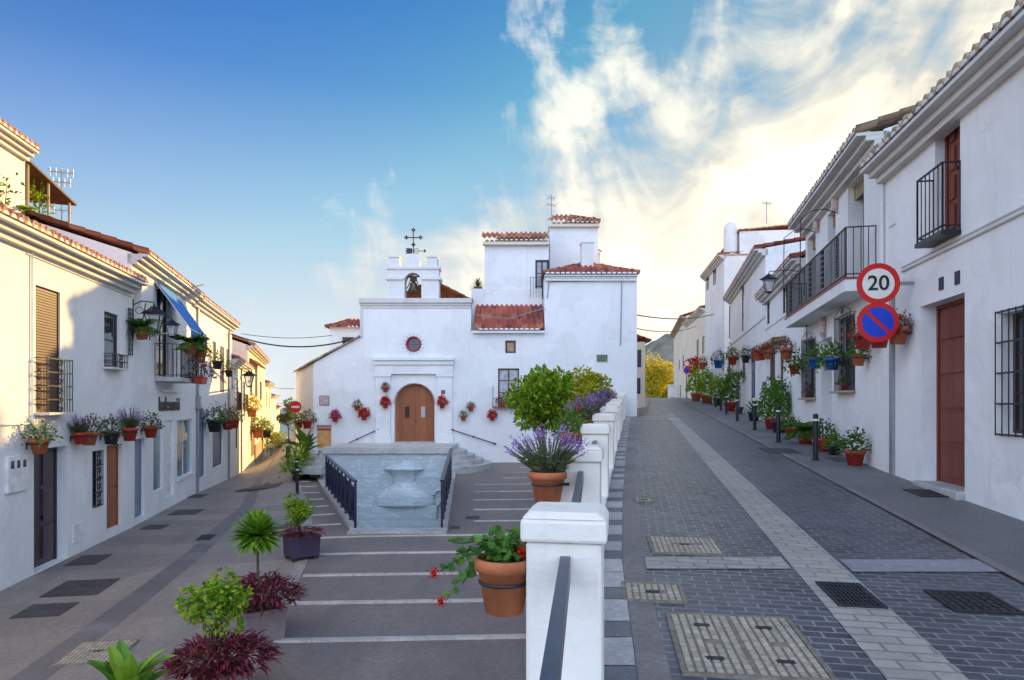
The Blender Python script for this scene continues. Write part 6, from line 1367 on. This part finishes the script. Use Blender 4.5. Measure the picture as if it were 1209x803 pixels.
# ---- terrace plants on the left
for i, (x, r, kd, lb) in enumerate(((8.95, .28, 'fern', 'bushy fern at the near end of the left roof terrace'), (9.8, .25, 'tall', 'tall green plant in the middle of the left roof terrace'), (10.8, .3, 'fern', 'yellow-green fern at the far end of the left roof terrace'))):
    potted('terrace_plant', lb, FL.w(x, -.35, 4.3), r * .8, .38, TERRA, fern(.75, .75, 40, 200 + i, G_CIT) if kd == 'fern' else bush(.4, 1.1, 260, .16, .07, G_CIT, 202, .2), 'plants on the left roof terrace', 0, False, 'pot plant')
t = thing('climbing_plant', 'straggly climber on the sunlit upper wall at the far left', 'plant', FL.w(6.9, .06, 4.2), FL.ang); mb = MB(); g = rng(33); C = g.normal(size=(240, 3)) * np.array([.5, .06, .45]) + np.array([0, -.08, .5]); mb.leaves(C, g.normal(size=C.shape), .14, .07); build('foliage', mb, G_DARK, t, recalc=False); mb = MB()
for i in range(5): mb.tube([(i * .2 - .4, -.03, 0), (i * .25 - .5, -.04, .5), (i * .3 - .6, -.05, 1.1)], .01, 4)
build('stem', mb, BARK, t)
# ---- motorbike by the church's side wall
mo = thing('motorcycle', 'green and black motorcycle parked by the church side wall, seen from the front', 'motorcycle', (-12.45, 37.6, low(-12.45, 37.6)), R(-70))
def wheel(x):
    mb = MB(); mb.lathe([(.31, -.05), (.33, -.03), (.335, 0), (.33, .03), (.31, .05), (.25, .04), (.25, -.04), (.31, -.05)], 24, (x, 0, .335), 'y'); w = build('wheel', mb, DARKPOT, mo); mb = MB(); mb.lathe([(.25, -.025), (.25, .025), (.225, .025), (.225, -.025), (.25, -.025)], 24, (x, 0, .335), 'y')
    for k in range(6): a = k * math.pi / 3; mb.bar((x, 0, .335), (x + .23 * math.cos(a), 0, .335 + .23 * math.sin(a)), .03, .02)
    mb.lathe([(.001, -.06), (.05, -.06), (.05, .06), (.001, .06)], 12, (x, 0, .335), 'y'); build('rim', mb, GREYM, w)
wheel(-.68); wheel(.68); GRB = plain('green_fairing', (.12, .30, .02), .3, .0)
mb = MB(); mb.hexa([(-.05, -.14, .45), (.5, -.13, .45), (.5, .13, .45), (-.05, .14, .45), (.0, -.17, .82), (.55, -.1, .95), (.55, .1, .95), (.0, .17, .82)]); mb.hexa([(.42, -.15, .7), (.72, -.06, .8), (.72, .06, .8), (.42, .15, .7), (.42, -.2, .98), (.66, -.07, 1.0), (.66, .07, 1.0), (.42, .2, .98)]); build('fairing', mb, GRB, mo, bevel=.03)
mb = MB(); mb.hexa([(-.75, -.08, .78), (.02, -.14, .72), (.02, .14, .72), (-.75, .08, .78), (-.78, -.1, .9), (.02, -.13, .82), (.02, .13, .82), (-.78, .1, .9)]); build('seat', mb, DARKPOT, mo, bevel=.03); mb = MB(); mb.hexa([(-.3, -.13, .25), (.35, -.13, .22), (.35, .13, .22), (-.3, .13, .25), (-.3, -.12, .68), (.3, -.12, .6), (.3, .12, .6), (-.3, .12, .68)]); build('engine', mb, GREYM, mo, bevel=.03)
mb = MB(); mb.tube([(.45, -.36, 1.06), (.42, -.15, 1.02), (.42, .15, 1.02), (.45, .36, 1.06)], .018, 6); mb.tube([(.45, -.1, 1.0), (.68, -.1, .335)], .025, 6); mb.tube([(.45, .1, 1.0), (.68, .1, .335)], .025, 6); build('fork', mb, IRON, mo); mb = MB(); mb.ball((.70, 0, .92), .09, 12); build('headlight', mb, WHITEM, mo)
mb = MB(); mb.hexa([(.48, -.14, .98), (.66, -.05, 1.0), (.66, .05, 1.0), (.48, .14, .98), (.40, -.13, 1.2), (.46, -.04, 1.22), (.46, .04, 1.22), (.40, .13, 1.2)]); build('windscreen', mb, GLASS, mo)
# ---- greenery beyond
x = -16.6; t = thing('shrub', 'sunlit yellow-green shrub at the end of the lower street', 'shrub', (-20.2, 58, low(-20.2, 58) - .2)); pa, _ = clump_crown(.95, 1.1, (0, 0, 1.1), 1500, .16, .09, G_YEL, 61, 16); build('foliage', pa[0][1], G_YEL, t, recalc=False)
tree('tall_shrub', 'grey-green bushy tree behind the motorcycle', (-17.0, 51.5, low(-17, 51.5) - .3), 1.6, .8, 1.2, 1300, .2, .1, G_GREY, 62, 16, .06)
tree('roadside_tree', 'golden yellow tree at the crest of the upper road', (22.0, 107, zr(107) - 1.0), 1.4, 3.9, 3.4, 6000, .34, .2, leaf('golden_leaves', (.26, .24, .01), (.46, .38, .015), (.62, .50, .03), tr=.5), 63, 30, .2)
tree('roadside_tree', 'yellow-green tree just right of the golden tree', (24.9, 112, zr(112) - 1.0), .8, 3.0, 2.3, 3600, .34, .2, G_YEL, 64, 26, .2)
tree('roadside_tree', 'dark green tree by the far houses at the crest', (27.4, 114, zr(114) - .5), 1.0, 2.6, 2.0, 3400, .32, .18, G_DARK, 65, 26, .2)
t = thing('gate_post', 'short pale gate pillar beside the trees at the road crest', 'pillar', (17.9, 76, zr(76))); mb = MB(); mb.box(-.35, .35, -.35, .35, 0, 1.3); build('shaft', mb, WHITE2, t, bevel=.02); mb = MB(); mb.box(-.42, .42, -.42, .42, 1.301, 1.5); build('cap', mb, WHITE2, t, bevel=.02)
mb = MB(); n = 28; rg = rng(70); hh = [[0] * (n + 1) for _ in range(n + 1)]
for i in range(n + 1):
    for j in range(n + 1):
        u_, v_ = i / n * 2 - 1, j / n * 2 - 1; mb.v.append((75 + u_ * 46, 300 + v_ * 80, -30 + 62 * max(0, 1 - (u_ * u_ + v_ * v_)) ** .8 + rg.uniform(-.8, .8)))
mb.f = [(i * (n + 1) + j, i * (n + 1) + j + 1, (i + 1) * (n + 1) + j + 1, (i + 1) * (n + 1) + j) for i in range(n) for j in range(n)]; mb.m = [0] * len(mb.f)
struct('hill', mb, plain('scrub_hill', (.20, .18, .13), .95, s=.12, var=.5, bm=.5, bs=.6))

# ---------------------------------------------------------------- covers and gratings set in the paving
PATCH = plain('rusty_dark_plate', (.060, .052, .056), .65, .1, var=.45, s=3, bm=.5, bs=60)
WORN = plain('worn_iron', (.42, .36, .28), .6, .1, var=.35, s=9)
def cover(label, pts, zf, style, group, name='manhole_cover', yaw=None, dz=.006):
    """pts: the four photographed corners; the cover is a real rectangle of the mean size on the ground"""
    P_ = []
    for px, py in pts:
        Yq = 10.0
        for _ in range(30):
            x = (px - CX) / F * Yq; Yq = zf(x, Yq) / ((HY - py) / F)
        P_.append(Vector(((px - CX) / F * Yq, Yq, 0)))
    c = sum(P_, Vector()) / 4; e = (P_[1] - P_[0] + P_[2] - P_[3]) / 2; f = (P_[3] - P_[0] + P_[2] - P_[1]) / 2; w, d = e.length, f.length; ang = math.atan2(-f.x, f.y) if yaw is None else yaw
    t = thing(name, label, 'drain cover', (c.x, c.y, zf(c.x, c.y) + dz), 0, group)
    ux, uy = math.cos(ang), math.sin(ang); z0 = zf(c.x, c.y)
    def ad(mb, x0, x1, y0, y1, h0, h1):
        vs = []
        for h in (h0, h1):
            for x, y in ((x0, y0), (x1, y0), (x1, y1), (x0, y1)): X_, Y_ = x * ux - y * uy, x * uy + y * ux; vs.append((X_, Y_, zf(c.x + X_, c.y + Y_) - z0 + h))
        mb.hexa(vs)
    m1 = PATCH if style == 'patch' else CASTD if style in ('dark', 'grate') else CAST
    mb = MB(); ad(mb, -w / 2, w / 2, -d / 2, d / 2, -.02, .004); build('plate', mb, m1, t)
    if style == 'patch': return
    mb = MB(); b = .03
    for q in ((-w / 2, w / 2, -d / 2, -d / 2 + b), (-w / 2, w / 2, d / 2 - b, d / 2), (-w / 2, -w / 2 + b, -d / 2 + b, d / 2 - b), (w / 2 - b, w / 2, -d / 2 + b, d / 2 - b)): ad(mb, *q, .0045, .012)
    build('frame', mb, m1, t); mb = MB(); pm_ = CASTD if style in ('grate', 'dark') else WORN
    if style == 'grate':
        k = 9
        for i in range(k): x = -w / 2 + b + (w - 2 * b) * (i + .5) / k; ad(mb, x - w / k * .2, x + w / k * .2, -d / 2 + b, d / 2 - b, .0046, .016)
        for i in range(6): y = -d / 2 + b + (d - 2 * b) * (i + .5) / 6; ad(mb, -w / 2 + b, w / 2 - b, y - .012, y + .012, .0046, .013)
    else:
        halves = ((-w / 2 + b, -.01), (.01, w / 2 - b)) if style == 'double' else ((-w / 2 + b, w / 2 - b),)
        st = .052 if style != 'dark' else .06
        for a, e_ in halves:
            mb = MB()
            nx = max(3, int((e_ - a) / st)); ny = max(3, int((d - 2 * b) / (st * 1.5)))
            for i in range(nx):
                for j in range(ny):
                    if style in ('double', 'plate') and j == ny // 2 and nx * .3 < i < nx * .7: continue
                    x = a + (e_ - a) * (i + .5) / nx; y = -d / 2 + b + (d - 2 * b) * (j + .5) / ny; ad(mb, x - st * .36, x + st * .36, y - st * .56, y + st * .56, .0046, .0105)
            build('tread_pattern', mb, pm_, t)
    if style == 'grate': build('tread_pattern', mb, pm_, t)
    if style in ('double', 'plate'):
        for a, e_ in halves:
            for yy in ((-.27, .27) if style == 'double' else (0,)): mb = MB(); m_ = (a + e_) / 2; ad(mb, m_ - .055, m_ + .055, yy * d - .025, yy * d + .025, .0106, .0135); build('lifting_slot', mb, CASTD, t)
GCV = 'iron covers set in the upper road'
YR = RA
cover('large double cast-iron cover at the bottom of the upper road', [(806, 803), (985, 803), (935, 734), (785, 722)], zrf, 'double', GCV, yaw=-.13)
cover('rusty patterned cover near the nearest white post', [(736, 710), (812, 714), (804, 692), (733, 688)], zrf, 'plate', GCV, yaw=-.13); cover('worn pale cover above the cross strip on the road', [(768, 652), (857, 659), (846, 639), (766, 631)], zrf, 'plate', GCV, yaw=-.13)
cover('dark square drain grate beside the pale drain strip', [(997, 718), (1050, 719), (1012, 690), (958, 689)], zrf, 'grate', GCV, 'drain_grate', -.15); cover('dark cast-iron cover right of the drain grate', [(1130, 725), (1208, 725), (1165, 700), (1093, 700)], zrf, 'dark', GCV, yaw=-.15)
cover('small dark cover on the pavement by the red-brown door', [(1083, 588), (1132, 588), (1122, 580), (1073, 580)], zrf, 'dark', GCV, yaw=-.17, dz=.016); cover('thin dark cover on the pavement before the nearest red pot', [(985, 547), (1022, 546), (1015, 541), (978, 541)], zrf, 'patch', GCV, yaw=-.17, dz=.016); cover('thin dark cover in the road below the second bollard', [(906, 536), (943, 536), (936, 530), (900, 530)], zrf, 'patch', GCV, yaw=-.17, dz=.016)
cover('small pale valve cover by the gutter', [(748, 593), (772, 594), (770, 589), (748, 588)], zrf, 'plate', GCV, yaw=-.13)
GCL = 'iron covers set in the lower street'
YL = R(11)
for lb, pts, st in (('long dark cover in the street, upper of the near pair', [(52, 704), (113, 704), (138, 685), (80, 685)], 'patch'), ('dark cover at the left edge of the street, lower of the near pair', [(14, 729), (66, 729), (92, 713), (42, 713)], 'patch'), ('large rusty tread-patterned cover at the bottom left', [(66, 786), (135, 784), (164, 757), (94, 758)], 'plate'),
    ('narrow dark cover beside the plum door', [(84, 667), (118, 667), (124, 656), (92, 656)], 'patch'), ('small patterned cover on the gully in mid street', [(232, 638), (248, 638), (254, 632), (238, 632)], 'dark'), ('dark cover before the brown wooden door', [(168, 625), (192, 625), (197, 620), (174, 620)], 'patch'),
    ('long dark cover before the white shop shutter', [(202, 608), (232, 608), (238, 602), (208, 602)], 'patch'), ('thin dark cover outside the shop window', [(223, 588), (240, 588), (243, 584), (226, 584)], 'patch'), ('thin dark cover in the far street', [(292, 579), (316, 579), (320, 575), (297, 575)], 'patch'), ('thin dark cover far down the street near the bollards', [(318, 571), (340, 570), (344, 566), (323, 567)], 'patch'), ('small dark cover in the street left of the plum planter', [(325, 624), (340, 624), (344, 619), (329, 619)], 'patch')):
    cover(lb, pts, lambda x, y: low(x, y), st, GCL, yaw=YL, dz=.008)
for lb, pts in (('little dark drain slot on the plaza right of the fountain', [(550, 613), (566, 613), (566, 610), (550, 610)]), ('dark drain slot at the foot of the fountain kerb', [(531, 625), (543, 625), (543, 622), (531, 622)])): cover(lb, pts, lambda x, y: low(x, y), 'patch', 'drain slots on the plaza', 'drain_slot', 0, .012)
